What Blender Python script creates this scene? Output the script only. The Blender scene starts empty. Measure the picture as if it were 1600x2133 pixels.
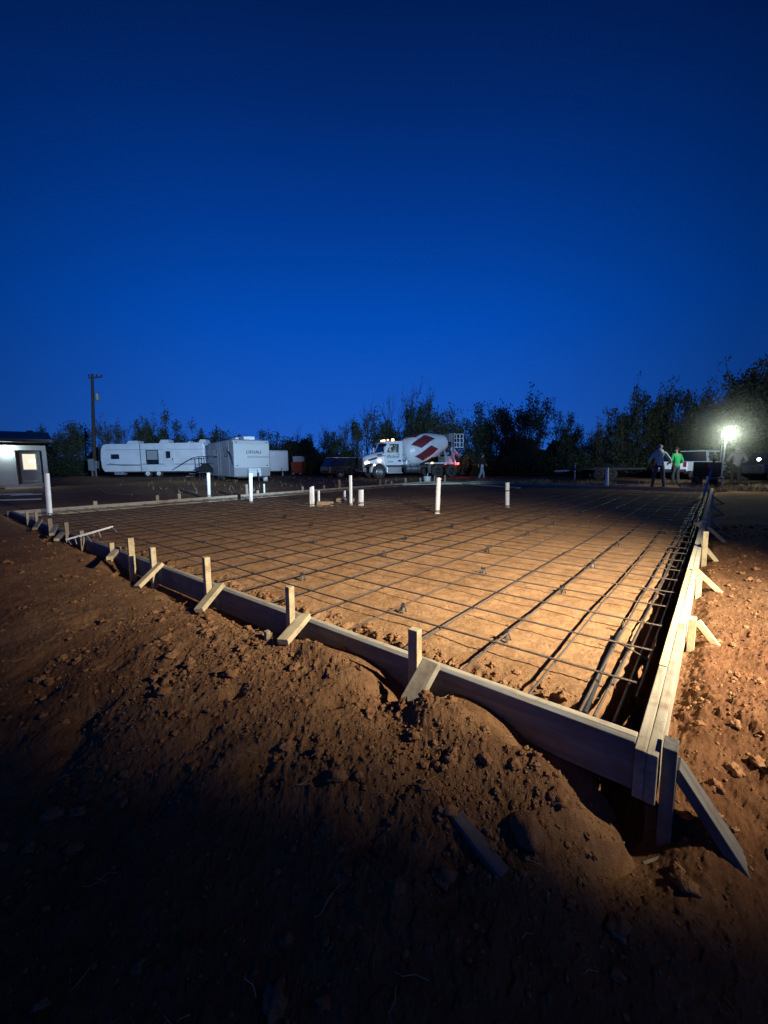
import bpy, bmesh, math, random
import numpy as np
from mathutils import Vector, Matrix, Euler

R = math.radians
random.seed(7)
rng = np.random.default_rng(7)
scene = bpy.context.scene
COL = scene.collection

# ------------------------------------------------------------------ frame of reference
# world: camera stands over the origin looking along +Y; z = 0 is the top edge of the form boards.
# pad: u runs along the near form from the near corner, v along the right hand form.
TH, CX, CY = 0.690454, 0.93855, 1.40060
PA, PB = 12.81, 18.15                     # pad size (u, v), metres
FPX, PITCH, ROLL, CAMH = 840.19, 0.1196152, -0.0089535, 1.05
ST, CT = math.sin(TH), math.cos(TH)
UD, VD = Vector((-CT, ST, 0)), Vector((ST, CT, 0))


def P(u, v, z=0.0):
    return Vector((CX - CT * u + ST * v, CY + ST * u + CT * v, z))


def uv_of(x, y):
    dx, dy = x - CX, y - CY
    return -CT * dx + ST * dy, ST * dx + CT * dy


def ray(px, py):
    X, Y = (px - 800) / FPX, (py - 1066.5) / FPX
    cr, sr = math.cos(ROLL), math.sin(ROLL)
    X, Y = X * cr + Y * sr, -X * sr + Y * cr
    c, s = math.cos(PITCH), math.sin(PITCH)
    return Vector((X, c - Y * s, -s - Y * c))


def un(px, py, z=0.0):
    d = ray(px, py)
    t = (z - CAMH) / d.z
    return Vector((d.x * t, d.y * t, z))


def atd(px, py, depth):
    d = ray(px, py)
    t = depth / d.y
    return Vector((d.x * t, depth, CAMH + d.z * t))


# ------------------------------------------------------------------ helpers
class MB:
    """collects shapes and links them as ONE mesh object"""

    def __init__(self):
        self.v, self.f, self.m = [], [], []

    def add(self, vs, fs, mi=0):
        n = len(self.v)
        self.v += [tuple(p) for p in vs]
        self.f += [tuple(i + n for i in f) for f in fs]
        self.m += [mi] * len(fs)
        return self

    def box(self, c, s, rot=None, mi=0):
        hx, hy, hz = s[0] / 2, s[1] / 2, s[2] / 2
        vs = [Vector((x, y, z)) for x in (-hx, hx) for y in (-hy, hy) for z in (-hz, hz)]
        if rot is not None:
            M = rot if isinstance(rot, Matrix) else Euler(rot).to_matrix()
            vs = [M @ p for p in vs]
        c = Vector(c)
        vs = [p + c for p in vs]
        return self.add(vs, [(0, 1, 3, 2), (4, 6, 7, 5), (0, 4, 5, 1), (2, 3, 7, 6), (0, 2, 6, 4), (1, 5, 7, 3)], mi)

    def bar(self, A, B, w, t, up=(0, 0, 1), mi=0):
        A, B = Vector(A), Vector(B)
        d = B - A
        x = d.normalized()
        up = Vector(up)
        y = up.cross(x)
        if y.length < 1e-5:
            y = Vector((1, 0, 0)).cross(x)
        y.normalize()
        z = x.cross(y)
        M = Matrix((x, y, z)).transposed()
        return self.box((A + B) / 2, (d.length, w, t), M, mi)

    def tube(self, A, B, r0, r1=None, n=8, cap=True, mi=0):
        return self.path([A, B], [r0, r0 if r1 is None else r1], n, cap, mi)

    def path(self, pts, rs, n=6, cap=True, mi=0):
        pts = [Vector(p) for p in pts]
        if not isinstance(rs, (list, tuple)):
            rs = [rs] * len(pts)
        vs, fs = [], []
        px = None
        for i, p in enumerate(pts):
            d = (pts[min(i + 1, len(pts) - 1)] - pts[max(i - 1, 0)])
            d.normalize()
            if px is None:
                a = Vector((0, 0, 1)) if abs(d.z) < .9 else Vector((1, 0, 0))
                px = a.cross(d).normalized()
            px = (px - d * px.dot(d)).normalized()
            py = d.cross(px)
            for k in range(n):
                a = 2 * math.pi * k / n
                vs.append(p + (px * math.cos(a) + py * math.sin(a)) * rs[i])
        for i in range(len(pts) - 1):
            for k in range(n):
                fs.append((i * n + k, i * n + (k + 1) % n, (i + 1) * n + (k + 1) % n, (i + 1) * n + k))
        if cap:
            fs.append(tuple(reversed(range(n))))
            fs.append(tuple(range((len(pts) - 1) * n, len(pts) * n)))
        return self.add(vs, fs, mi)

    def lathe(self, prof, c=(0, 0, 0), M=None, n=24, mi=None, cap=True):
        """prof: (height along local z, radius); mi: function(height, angle) -> material index"""
        c = Vector(c)
        vs, fs, ms = [], [], []
        for h, r in prof:
            for k in range(n):
                a = 2 * math.pi * k / n
                p = Vector((r * math.cos(a), r * math.sin(a), h))
                vs.append((M @ p if M is not None else p) + c)
        for i in range(len(prof) - 1):
            for k in range(n):
                fs.append((i * n + k, i * n + (k + 1) % n, (i + 1) * n + (k + 1) % n, (i + 1) * n + k))
                ms.append(mi((prof[i][0] + prof[i + 1][0]) / 2, 2 * math.pi * (k + .5) / n) if mi else 0)
        if cap:
            fs.append(tuple(reversed(range(n)))); ms.append(0)
            fs.append(tuple(range((len(prof) - 1) * n, len(prof) * n))); ms.append(0)
        b = len(self.v)
        self.v += [tuple(p) for p in vs]
        self.f += [tuple(i + b for i in f) for f in fs]
        self.m += ms
        return self

    def prism(self, poly, y0, y1, mi=0):
        """poly in (x, z), extruded along y"""
        n = len(poly)
        vs = [(x, y0, z) for x, z in poly] + [(x, y1, z) for x, z in poly]
        fs = [tuple(range(n)), tuple(reversed(range(n, 2 * n)))]
        fs += [(i, i + n, (i + 1) % n + n, (i + 1) % n) for i in range(n)]
        return self.add(vs, fs, mi)

    def ball(self, c, r, n=10, mi=0, sc=(1, 1, 1)):
        prof = [(-r * math.cos(math.pi * i / n) * sc[2], max(r * math.sin(math.pi * i / n), r * .02)) for i in range(n + 1)]
        M = Matrix.Diagonal((sc[0], sc[1], 1))
        return self.lathe(prof, c, M, n * 2 if n < 8 else 16, (lambda h, a: mi))

    def build(self, name, mat, parent=None, loc=None, rot=None, smooth=False, bevel=0, angle=40):
        me = bpy.data.meshes.new(name)
        me.from_pydata(self.v, [], self.f)
        mats = mat if isinstance(mat, (list, tuple)) else [mat]
        for m in mats:
            me.materials.append(m)
        if len(mats) > 1:
            me.polygons.foreach_set('material_index', self.m)
        bm = bmesh.new(); bm.from_mesh(me)
        bmesh.ops.recalc_face_normals(bm, faces=bm.faces)
        if smooth:
            for f in bm.faces:
                f.smooth = True
            for e in bm.edges:
                if len(e.link_faces) == 2 and e.calc_face_angle(0) > R(angle):
                    e.smooth = False
        bm.to_mesh(me); bm.free()
        o = bpy.data.objects.new(name, me)
        COL.objects.link(o)
        if parent is not None:
            o.parent = parent
        if loc is not None:
            o.location = loc
        if rot is not None:
            o.rotation_euler = rot
        if bevel:
            b = o.modifiers.new('bevel', 'BEVEL'); b.width = bevel; b.segments = 2; b.limit_method = 'ANGLE'
        return o


def tag(o, label=None, cat=None, group=None, kind=None):
    if label: o['label'] = label
    if cat: o['category'] = cat
    if group: o['group'] = group
    if kind: o['kind'] = kind
    return o


def thing(name, label, cat, loc=(0, 0, 0), rz=0.0, group=None):
    o = bpy.data.objects.new(name, None)
    o.empty_display_size = .2
    COL.objects.link(o)
    o.location = loc
    o.rotation_euler = (0, 0, rz)
    return tag(o, label, cat, group)


def keep_parent(o, p):
    """parent o to p without moving it (p itself has no turned parents)"""
    o.parent = p
    o.matrix_parent_inverse = p.matrix_basis.inverted()
    return o


def beam(name, A, B, w, t, mat, up=(0, 0, 1), bevel=.003, wedge=False, parent=None):
    """a length of lumber with its own origin at A and its local x along the grain; w across, t along up"""
    A, B = Vector(A), Vector(B)
    d = B - A
    L = d.length
    x = d.normalized()
    y = Vector(up).cross(x)
    if y.length < 1e-4:
        y = Vector((1, 0, 0)).cross(x)
    y.normalize()
    z = x.cross(y)
    m = MB()
    n = max(2, int(L / .35))
    vs, fs = [], []
    for i in range(n + 1):
        s = i / n
        jy, jz = random.uniform(-1, 1) * .0015, random.uniform(-1, 1) * .0015
        k = 1.0
        if wedge and s < .2:
            k = .25 + .75 * s / .2
        for sy, sz in ((-1, -1), (1, -1), (1, 1), (-1, 1)):
            vs.append((L * s, sy * w / 2 * k + jy, sz * t / 2 + jz))
    for i in range(n):
        for k in range(4):
            fs.append((i * 4 + k, i * 4 + (k + 1) % 4, i * 4 + 4 + (k + 1) % 4, i * 4 + 4 + k))
    fs += [(3, 2, 1, 0), (n * 4, n * 4 + 1, n * 4 + 2, n * 4 + 3)]
    m.add(vs, fs)
    o = m.build(name, mat, bevel=bevel)
    M = Matrix((x, y, z)).transposed().to_4x4()
    M.translation = A
    o.matrix_basis = M
    if parent is not None:
        keep_parent(o, parent)
    return o


# ------------------------------------------------------------------ materials
def nt(name):
    m = bpy.data.materials.new(name)
    m.use_nodes = True
    t = m.node_tree
    b = t.nodes['Principled BSDF']
    return m, t, b


def simple(name, col, rough=.6, metal=0.0, dirt=None, dirt_amt=.35, scale=3.0, emit=None, strength=0, spec=.5, bump=0.0):
    """a plain material with grime / mottling of its own"""
    m, t, b = nt(name)
    b.inputs['Roughness'].default_value = rough
    b.inputs['Metallic'].default_value = metal
    b.inputs['Specular IOR Level'].default_value = spec
    c = (*col, 1)
    d = (*(dirt or [x * .55 for x in col]), 1)
    tc = t.nodes.new('ShaderNodeTexCoord')
    n = t.nodes.new('ShaderNodeTexNoise')
    n.inputs['Scale'].default_value = scale
    n.inputs['Detail'].default_value = 6
    n.inputs['Roughness'].default_value = .65
    r = t.nodes.new('ShaderNodeValToRGB')
    r.color_ramp.elements[0].position = .42; r.color_ramp.elements[0].color = (0, 0, 0, 1)
    r.color_ramp.elements[1].position = .72; r.color_ramp.elements[1].color = (dirt_amt, dirt_amt, dirt_amt, 1)
    mx = t.nodes.new('ShaderNodeMix'); mx.data_type = 'RGBA'
    mx.inputs['A'].default_value = c; mx.inputs['B'].default_value = d
    t.links.new(tc.outputs['Object'], n.inputs['Vector'])
    t.links.new(n.outputs['Fac'], r.inputs['Fac'])
    t.links.new(r.outputs['Color'], mx.inputs['Factor'])
    t.links.new(mx.outputs['Result'], b.inputs['Base Color'])
    if bump:
        bp = t.nodes.new('ShaderNodeBump'); bp.inputs['Strength'].default_value = bump; bp.inputs['Distance'].default_value = .01
        n2 = t.nodes.new('ShaderNodeTexNoise'); n2.inputs['Scale'].default_value = scale * 12
        t.links.new(tc.outputs['Object'], n2.inputs['Vector'])
        t.links.new(n2.outputs['Fac'], bp.inputs['Height']); t.links.new(bp.outputs['Normal'], b.inputs['Normal'])
    if emit:
        b.inputs['Emission Color'].default_value = (*emit, 1)
        b.inputs['Emission Strength'].default_value = strength
    return m


def wood(name, c0, c1, soil=(.2, .1, .05), soil_amt=.5, rough=.85):
    """sawn lumber: grain runs along local x, mud stains on top"""
    m, t, b = nt(name)
    b.inputs['Roughness'].default_value = rough
    b.inputs['Specular IOR Level'].default_value = .25
    tc = t.nodes.new('ShaderNodeTexCoord')
    oi = t.nodes.new('ShaderNodeObjectInfo')
    add = t.nodes.new('ShaderNodeVectorMath'); add.operation = 'MULTIPLY_ADD'
    add.inputs[1].default_value = (1, 1, 1)
    cmb = t.nodes.new('ShaderNodeCombineXYZ')
    mul = t.nodes.new('ShaderNodeMath'); mul.operation = 'MULTIPLY'; mul.inputs[1].default_value = 37.0
    t.links.new(oi.outputs['Random'], mul.inputs[0])
    for i in range(3): t.links.new(mul.outputs[0], cmb.inputs[i])
    t.links.new(tc.outputs['Object'], add.inputs[0]); t.links.new(cmb.outputs[0], add.inputs[2])
    mp = t.nodes.new('ShaderNodeMapping'); mp.inputs['Scale'].default_value = (2.2, 42, 42)
    t.links.new(add.outputs[0], mp.inputs['Vector'])
    g = t.nodes.new('ShaderNodeTexNoise'); g.inputs['Scale'].default_value = 1.0; g.inputs['Detail'].default_value = 5; g.inputs['Distortion'].default_value = .6
    t.links.new(mp.outputs[0], g.inputs['Vector'])
    gr = t.nodes.new('ShaderNodeValToRGB')
    gr.color_ramp.elements[0].position = .3; gr.color_ramp.elements[0].color = (*c0, 1)
    gr.color_ramp.elements[1].position = .7; gr.color_ramp.elements[1].color = (*c1, 1)
    t.links.new(g.outputs['Fac'], gr.inputs['Fac'])
    s = t.nodes.new('ShaderNodeTexNoise'); s.inputs['Scale'].default_value = 9; s.inputs['Detail'].default_value = 7; s.inputs['Roughness'].default_value = .7
    t.links.new(add.outputs[0], s.inputs['Vector'])
    sr = t.nodes.new('ShaderNodeValToRGB')
    sr.color_ramp.elements[0].position = .47; sr.color_ramp.elements[0].color = (0, 0, 0, 1)
    sr.color_ramp.elements[1].position = .68; sr.color_ramp.elements[1].color = (soil_amt,) * 3 + (1,)
    t.links.new(s.outputs['Fac'], sr.inputs['Fac'])
    mx = t.nodes.new('ShaderNodeMix'); mx.data_type = 'RGBA'
    mx.inputs['B'].default_value = (*soil, 1)
    t.links.new(gr.outputs['Color'], mx.inputs['A']); t.links.new(sr.outputs['Color'], mx.inputs['Factor'])
    # each length of timber a little lighter or darker than the next
    hv = t.nodes.new('ShaderNodeHueSaturation')
    mr = t.nodes.new('ShaderNodeMapRange'); mr.inputs['To Min'].default_value = .78; mr.inputs['To Max'].default_value = 1.15
    t.links.new(oi.outputs['Random'], mr.inputs['Value']); t.links.new(mr.outputs[0], hv.inputs['Value'])
    t.links.new(mx.outputs['Result'], hv.inputs['Color'])
    t.links.new(hv.outputs['Color'], b.inputs['Base Color'])
    bp = t.nodes.new('ShaderNodeBump'); bp.inputs['Strength'].default_value = .5; bp.inputs['Distance'].default_value = .002
    t.links.new(g.outputs['Fac'], bp.inputs['Height']); t.links.new(bp.outputs['Normal'], b.inputs['Normal'])
    return m


M = {}
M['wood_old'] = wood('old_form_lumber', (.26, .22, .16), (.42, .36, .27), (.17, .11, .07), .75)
M['wood_shaded'] = wood('shaded_form_lumber', (.11, .116, .125), (.19, .188, .18), (.13, .09, .06), .7)  # shade of the near outer face darkened and cooled into the plank colour
M['wood_dimmed'] = wood('shade_dimmed_lumber', (.085, .08, .075), (.16, .15, .135), (.09, .06, .04), .7)  # shade at the corner and foreground put into the lumber colour
M['wood_new'] = wood('fresh_yellow_lumber', (.52, .37, .18), (.64, .48, .26), (.3, .18, .09), .4)
M['wood_pale'] = wood('pale_lumber', (.46, .42, .31), (.58, .54, .41), (.25, .17, .1), .5)
M['wood_far'] = wood('weathered_lumber', (.30, .25, .19), (.40, .34, .27), (.2, .13, .09), .5)
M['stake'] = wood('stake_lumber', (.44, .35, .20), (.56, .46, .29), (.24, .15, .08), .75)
M['rebar'] = simple('rusty_rebar', (.105, .088, .074), .45, .55, (.13, .06, .03), .8, 40, bump=.6)
M['plastic_black'] = simple('black_plastic', (.02, .02, .022), .5)
M['pvc'] = simple('white_pvc_pipe', (.84, .86, .87), .35, 0, (.6, .54, .48), .4, 6)
M['pvc_joint'] = simple('dusty_pipe_joint', (.22, .17, .14), .7)
M['white_paint'] = simple('white_vehicle_paint', (.78, .79, .80), .35, 0, (.45, .4, .36), .4, 1.3)
M['rv_white'] = simple('white_trailer_siding', (.84, .85, .86), .45, 0, (.5, .47, .44), .45, .9)
M['rv_old'] = simple('weathered_white_siding', (.50, .505, .51), .5, 0, (.40, .39, .38), .5, .8)
M['grey_band'] = simple('grey_trailer_band', (.30, .31, .33), .5)
M['dark_glass'] = simple('dark_window_glass', (.012, .014, .018), .08, 0, None, .1, 2, spec=.8)
M['black_paint'] = simple('black_vehicle_paint', (.012, .013, .016), .25, 0, (.05, .04, .035), .3)
M['rubber'] = simple('dusty_tyre_rubber', (.035, .032, .03), .9, 0, (.12, .08, .06), .7, 5, bump=.4)
M['steel'] = simple('brushed_steel', (.5, .51, .53), .35, .9, (.2, .17, .15), .4)
M['alu'] = simple('aluminium', (.62, .63, .65), .4, .7, (.3, .26, .22), .4)
M['chrome'] = simple('chrome_grille', (.6, .6, .62), .22, 1.0, (.2, .18, .16), .4)
M['dark_metal'] = simple('dark_chassis_metal', (.035, .034, .036), .6, .3, (.12, .08, .06), .5, 4)
M['red_paint'] = simple('dull_red_drum_paint', (.17, .016, .03), .5, 0, (.14, .04, .04), .4)
M['navy'] = simple('navy_lettering', (.02, .025, .07), .6)
M['orange_bin'] = simple('orange_red_bin', (.42, .07, .03), .6, 0, (.2, .06, .04), .5)
M['grey_wall'] = simple('grey_house_siding', (.36, .37, .38), .7, 0, (.25, .24, .23), .3)
M['trim'] = simple('pale_house_trim', (.62, .63, .62), .6)
M['roof'] = simple('dark_metal_roof', (.035, .037, .042), .5, .2)
M['door'] = simple('grey_door', (.30, .32, .34), .6)
M['pole_wood'] = wood('tarred_pole_wood', (.06, .045, .035), (.11, .08, .06), (.06, .045, .03), .5)
M['box_grey'] = simple('grey_utility_box', (.35, .36, .36), .5, .2)
M['bucket'] = simple('white_bucket_plastic', (.48, .50, .51), .4, 0, (.4, .34, .3), .4)
M['foam'] = simple('tan_block', (.40, .30, .18), .9, 0, (.25, .16, .09), .6, 9, bump=.3)
M['tarp'] = simple('black_cover_cloth', (.012, .012, .013), .9)
M['bark'] = simple('grey_brown_bark', (.10, .085, .07), .9, 0, (.05, .04, .03), .6, 6)


def leaf_mat(name, col):
    m, t, b = nt(name)
    b.inputs['Roughness'].default_value = .75
    b.inputs['Specular IOR Level'].default_value = .2
    g = t.nodes.new('ShaderNodeNewGeometry')
    r = t.nodes.new('ShaderNodeValToRGB')
    r.color_ramp.elements[0].color = (*[c * .55 for c in col], 1)
    r.color_ramp.elements[1].color = (*[c * 1.5 for c in col], 1)
    t.links.new(g.outputs['Random Per Island'], r.inputs['Fac'])
    t.links.new(r.outputs['Color'], b.inputs['Base Color'])
    return m


M['leaf_a'] = leaf_mat('dull_green_leaves', (0.062, 0.078, 0.036))
M['leaf_b'] = leaf_mat('olive_leaves', (0.078, 0.082, 0.042))
M['leaf_c'] = leaf_mat('cedar_needles', (0.046, 0.064, 0.036))
M['leaf_far'] = leaf_mat('distant_leaves', (.03, .038, .02))
M['dry_grass'] = leaf_mat('dry_grass_blades', (.30, .23, .13))


def emitter(name, col, strength):
    m, t, b = nt(name)
    b.inputs['Base Color'].default_value = (*col, 1)
    b.inputs['Emission Color'].default_value = (*col, 1)
    b.inputs['Emission Strength'].default_value = strength
    return m


M['lamp_white'] = emitter('lit_floodlight', (.93, 1, .86), 60)
M['lamp_warm'] = emitter('lit_work_light', (1, .84, .6), 40)
M['porch'] = emitter('lit_porch_lamp', (.8, 1, .98), 30)
M['amber'] = emitter('lit_amber_marker', (1, .42, .16), 9)
M['yellow_lamp'] = emitter('lit_yellow_marker', (1, .62, .12), 12)
M['red_lamp'] = emitter('lit_tail_lamp', (1, .05, .04), 9)
M['head_lamp'] = emitter('lit_headlamp', (1, .80, .72), 6)
M['room'] = emitter('lit_room_beyond_glass', (1, .93, .70), .85)
M['room_lamp'] = emitter('lit_room_lamp', (1, .98, .9), 4)
M['dim_red'] = simple('unlit_red_lens', (.25, .02, .02), .3)


def dirt_material():
    m, t, b = nt('red_dirt')
    b.inputs['Roughness'].default_value = .95
    b.inputs['Specular IOR Level'].default_value = .12
    tc = t.nodes.new('ShaderNodeTexCoord')
    at = t.nodes.new('ShaderNodeAttribute'); at.attribute_name = 'soil'

    def noise(scale, detail=6, rough=.6):
        n = t.nodes.new('ShaderNodeTexNoise')
        n.inputs['Scale'].default_value = scale; n.inputs['Detail'].default_value = detail; n.inputs['Roughness'].default_value = rough
        t.links.new(tc.outputs['Object'], n.inputs['Vector'])
        return n

    def ramp(src, p0, c0, p1, c1):
        r = t.nodes.new('ShaderNodeValToRGB')
        r.color_ramp.elements[0].position = p0; r.color_ramp.elements[0].color = (*c0, 1)
        r.color_ramp.elements[1].position = p1; r.color_ramp.elements[1].color = (*c1, 1)
        t.links.new(src, r.inputs['Fac'])
        return r

    def mix(a, bb, fac, mode='MIX'):
        x = t.nodes.new('ShaderNodeMix'); x.data_type = 'RGBA'; x.blend_type = mode
        for s, v in (('A', a), ('B', bb), ('Factor', fac)):
            if isinstance(v, (float, tuple)):
                x.inputs[s].default_value = v
            else:
                t.links.new(v, x.inputs[s])
        return x.outputs['Result']
    n1 = noise(1.7, 8, .65)
    n2 = noise(11, 8, .7)
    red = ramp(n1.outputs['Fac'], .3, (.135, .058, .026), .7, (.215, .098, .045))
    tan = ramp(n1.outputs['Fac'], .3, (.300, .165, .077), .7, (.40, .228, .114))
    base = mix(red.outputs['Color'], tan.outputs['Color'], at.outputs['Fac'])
    mott = ramp(n2.outputs['Fac'], .33, (.62, .58, .55), .66, (1.12, 1.12, 1.14))
    base = mix(base, mott.outputs['Color'], 1.0, 'MULTIPLY')
    # pale grit
    vo = t.nodes.new('ShaderNodeTexVoronoi'); vo.inputs['Scale'].default_value = 42
    t.links.new(tc.outputs['Object'], vo.inputs['Vector'])
    gr = ramp(vo.outputs['Distance'], .10, (1, 1, 1), .16, (0, 0, 0))
    nn = noise(6, 2)
    ga = ramp(nn.outputs['Fac'], .5, (0, 0, 0), .62, (.55, .55, .55))
    gm = mix(gr.outputs['Color'], ga.outputs['Color'], 1.0, 'MULTIPLY')
    base = mix(base, (.45, .30, .18, 1), gm)
    t.links.new(base, b.inputs['Base Color'])
    # small relief
    n3 = noise(55, 8, .7)
    n4 = noise(170, 4, .7)
    b1 = t.nodes.new('ShaderNodeBump'); b1.inputs['Strength'].default_value = .9; b1.inputs['Distance'].default_value = .018
    b2 = t.nodes.new('ShaderNodeBump'); b2.inputs['Strength'].default_value = .9; b2.inputs['Distance'].default_value = .008
    t.links.new(n3.outputs['Fac'], b1.inputs['Height']); t.links.new(n4.outputs['Fac'], b2.inputs['Height'])
    t.links.new(b1.outputs['Normal'], b2.inputs['Normal']); t.links.new(b2.outputs['Normal'], b.inputs['Normal'])
    return m


M['dirt'] = dirt_material()
M['clod'] = simple('dirt_clod_soil', (.21, .095, .043), .95, 0, (.32, .19, .10), .8, 14, spec=.1, bump=.8)
M['rock'] = simple('grey_brown_rock', (.16, .13, .12), .9, 0, (.1, .06, .04), .7, 8, bump=.6)


# ------------------------------------------------------------------ ground: one sheet out to the horizon
def _hash(ix, iy, seed):
    h = (ix.astype(np.int64) * 374761393 + iy.astype(np.int64) * 668265263 + seed * 974634777) & 0xffffffff
    h = ((h ^ (h >> 13)) * 1274126177) & 0xffffffff
    return ((h ^ (h >> 16)) & 0xffff) / 65535.0


def gnoise(x, y, seed=0):
    ix, iy = np.floor(x), np.floor(y)
    fx, fy = x - ix, y - iy
    sx, sy = fx * fx * fx * (fx * (fx * 6 - 15) + 10), fy * fy * fy * (fy * (fy * 6 - 15) + 10)

    def g(dx, dy):
        a = _hash(ix + dx, iy + dy, seed) * 2 * np.pi
        return np.cos(a) * (fx - dx) + np.sin(a) * (fy - dy)
    a = g(0, 0) + (g(1, 0) - g(0, 0)) * sx
    b = g(0, 1) + (g(1, 1) - g(0, 1)) * sx
    return (a + (b - a) * sy) * 1.5


def fbm(x, y, o=4, seed=0):
    s, a = 0, 1.0
    for k in range(o):
        s = s + a * gnoise(x, y, seed + k)
        x, y, a = x * 2.03 + 7.1, y * 2.03 - 3.7, a * .5
    return s


def lumps(x, y, seed=0):
    """rounded clods with creases between them"""
    return 1 - np.abs(gnoise(x, y, seed)) * 2


def sst(a, b, x):
    t = np.clip((x - a) / (b - a), 0, 1)
    return t * t * (3 - 2 * t)


CREST_U = [-.3, 0, .04, .15, .28, .42, .52, .60, .68, .76, .86, .95, 1.02, 1.10, 1.22, 1.40, 1.56, 1.75, 1.95, 2.2, 2.5, 3.0, 3.5, 4.1, 4.7, 5.2, 5.6, 6.2, 7.0, 8.0, 9.5, 12, 16]
CREST_Z = [-.36, -.31, -.19, -.10, -.045, -.03, .02, .05, .06, .05, .0, -.05, -.13, -.04, .03, .055, 0.05, .03, -.0, -.035, -.06, -.055, -.11, -.08, -.13, -.09, .02, -.03, -.02, -.01, .0, .02, .0]
PITS = [(80, 1425, .12, .07), (185, 1312, .13, .06), (178, 1470, .10, .06), (150, 1520, .10, .04), (490, 1487, .055, .06), (700, 1522, .05, .04), (540, 1622, .08, .05), (240, 1400, .08, .03),
        (850, 1560, .06, .04), (610, 1430, .05, .03), (90, 1600, .12, .05), (420, 1560, .07, .03), (330, 1660, .1, .04), (760, 1760, .1, .05), (930, 1840, .12, .05)]
PITS = [(un(a, b, -.22), r, d) for a, b, r, d in PITS]


def ground_z(x, y, fine=True):
    u, v = uv_of(x, y)
    soil = np.zeros_like(x)
    broad = fbm(x * .11, y * .11, 3, 3)
    mid = fbm(x * .9, y * .9, 3, 9)
    out = -.13 + .05 * broad + .018 * mid
    out = out + .22 * sst(26, 35, y) * sst(-6, -14, x)
    # low spoil banks between the house and the long trailer, and dry verge at the far right
    out = out + .45 * np.exp(-(((x + 21.5) / 3.4) ** 2 + ((y - 28.5) / 1.5) ** 2)) + .28 * np.exp(-(((x + 13) / 4) ** 2 + ((y - 24.5) / 1.2) ** 2))
    out = out + .16 * np.exp(-((v - PB - 1.6) / .7) ** 2) * sst(-1, 1, u) * sst(9, 6, u)
    near = 1 / (1 + (np.hypot(x, y) / 7.0) ** 2)
    cl = near * (.009 * fbm(x * 3.2, y * 3.2, 2, 21) + .011 * sst(.18, .42, gnoise(x * 8, y * 8, 24)) * sst(-.2, .4, gnoise(x * 1.1, y * 1.1, 5)) + .008 * sst(.10, .35, gnoise(x * 19, y * 19, 22)) * sst(-.4, .3, gnoise(x * 2.3, y * 2.3, 6)) + .005 * sst(.05, .4, gnoise(x * 41, y * 41, 23)) + .0022 * gnoise(x * 95, y * 95, 26)) if fine else 0
    # spoil heap along the near form
    w = -v
    zc = np.interp(u + .06 * gnoise(u * 5, v * 5, 31), CREST_U, CREST_Z)
    us = u + .06 * gnoise(u * 5, v * 5, 31)
    zs = np.interp(us, [-.4, 0, .2, .5, .9, 1.3, 2, 3, 4, 5, 6, 8, 12, 16], [-.40, -.30, -.18, -.10, -.10, -.06, -.05, -.08, -.10, -.09, -.03, -.01, .0, .02])
    zc = zc - .015
    zc = zc + (zs - zc) * sst(.18, .45, w + .06 * gnoise(x * 3, y * 3, 33))
    low = -.45 + .24 * sst(2.0, 9.0, u) + .035 * fbm(x * 1.3, y * 1.3, 3, 12)
    wob = .10 * gnoise(x * 2.2, y * 2.2, 40)
    t = sst(.34, 2.05 + 1.2 * sst(2, 8, u), w + wob)
    front = zc + (low - zc) * t
    dip = .13 * (1 - sst(.05, .30 + .10 * gnoise(u * 3, 1.7 + 0 * u, 44), w))
    front = front - dip + cl * 1.25 * sst(.02, .2, w)
    # the ground right of the pad
    g = -u - .08
    right = -.155 + .025 * mid + cl * 2.1 + .05 * sst(.15, .6, g) - .07 * (1 - sst(.0, .13, g))
    right = low * 0 + np.where(True, right, right)
    k = sst(-.35, .75, v + .25 * gnoise(x * 1.7, y * 1.7, 51))
    right_low = -.43 + .13 * sst(-.45, -.1, u) + cl
    right = right_low + (right - right_low) * k
    kk = sst(.05, -.25, u)
    front = front + (right - front) * kk * sst(-.6, .1, v) + 0
    # pad: rolled dirt with crumbling banks down to the footing trench
    e = gnoise(x * 3.1, y * 3.1, 60) * .10 + gnoise(x * 8, y * 8, 61) * .06
    pad = -.128 + .010 * mid + .006 * fbm(x * 5, y * 5, 3, 62)
    if fine:
        pad = pad + near * (.0030 * lumps(x * 24, y * 24, 64) + .004 * sst(.3, .9, gnoise(x * 6, y * 6, 65)))
    tb = sst(.12, .42, v + e)
    bank = np.clip(4 * tb * (1 - tb), 0, 1)
    pad = -.25 + (pad + .25) * tb
    if fine:
        pad = pad + bank * (.075 * gnoise(x * 6, y * 6, 71) + .045 * sst(-.2, .6, gnoise(x * 13, y * 13, 72)) + .018 * gnoise(x * 30, y * 30, 73))
    tr = sst(.10, .21, u + e * .35)
    bank2 = np.clip(4 * tr * (1 - tr), 0, 1)
    pad = -.58 + (pad + .58) * tr + (bank2 * .02 * lumps(x * 14, y * 14, 74) if fine else 0)
    tl = sst(PA - .12, PA - .4, u + e)
    pad = -.42 + (pad + .42) * tl
    tf = sst(PB - .12, PB - .4, v + e)
    pad = -.42 + (pad + .42) * tf
    inside = (u > -.04) & (u < PA + .04) & (v > .04) & (v < PB + .04)
    soil = np.where(inside, .35 + .65 * tb * tr, .62 - .40 * sst(-.15, -1.3, v) - .62 * sst(.1, -.3, u) * sst(-.3, .1, v) - .22 * sst(.1, -.3, u) * sst(.1, -.3, v) + .22 * sst(-.05, -.3, u) * sst(1.2, 2.8, v))  # soil tone; lamp falloff painted in: heap duller outwards, right strip darker near corner
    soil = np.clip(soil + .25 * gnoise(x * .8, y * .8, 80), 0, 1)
    frontzone = (v <= .04)
    rightzone = (u <= -.04) & (v > .04)
    z = np.where(inside, pad, out + cl)
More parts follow.
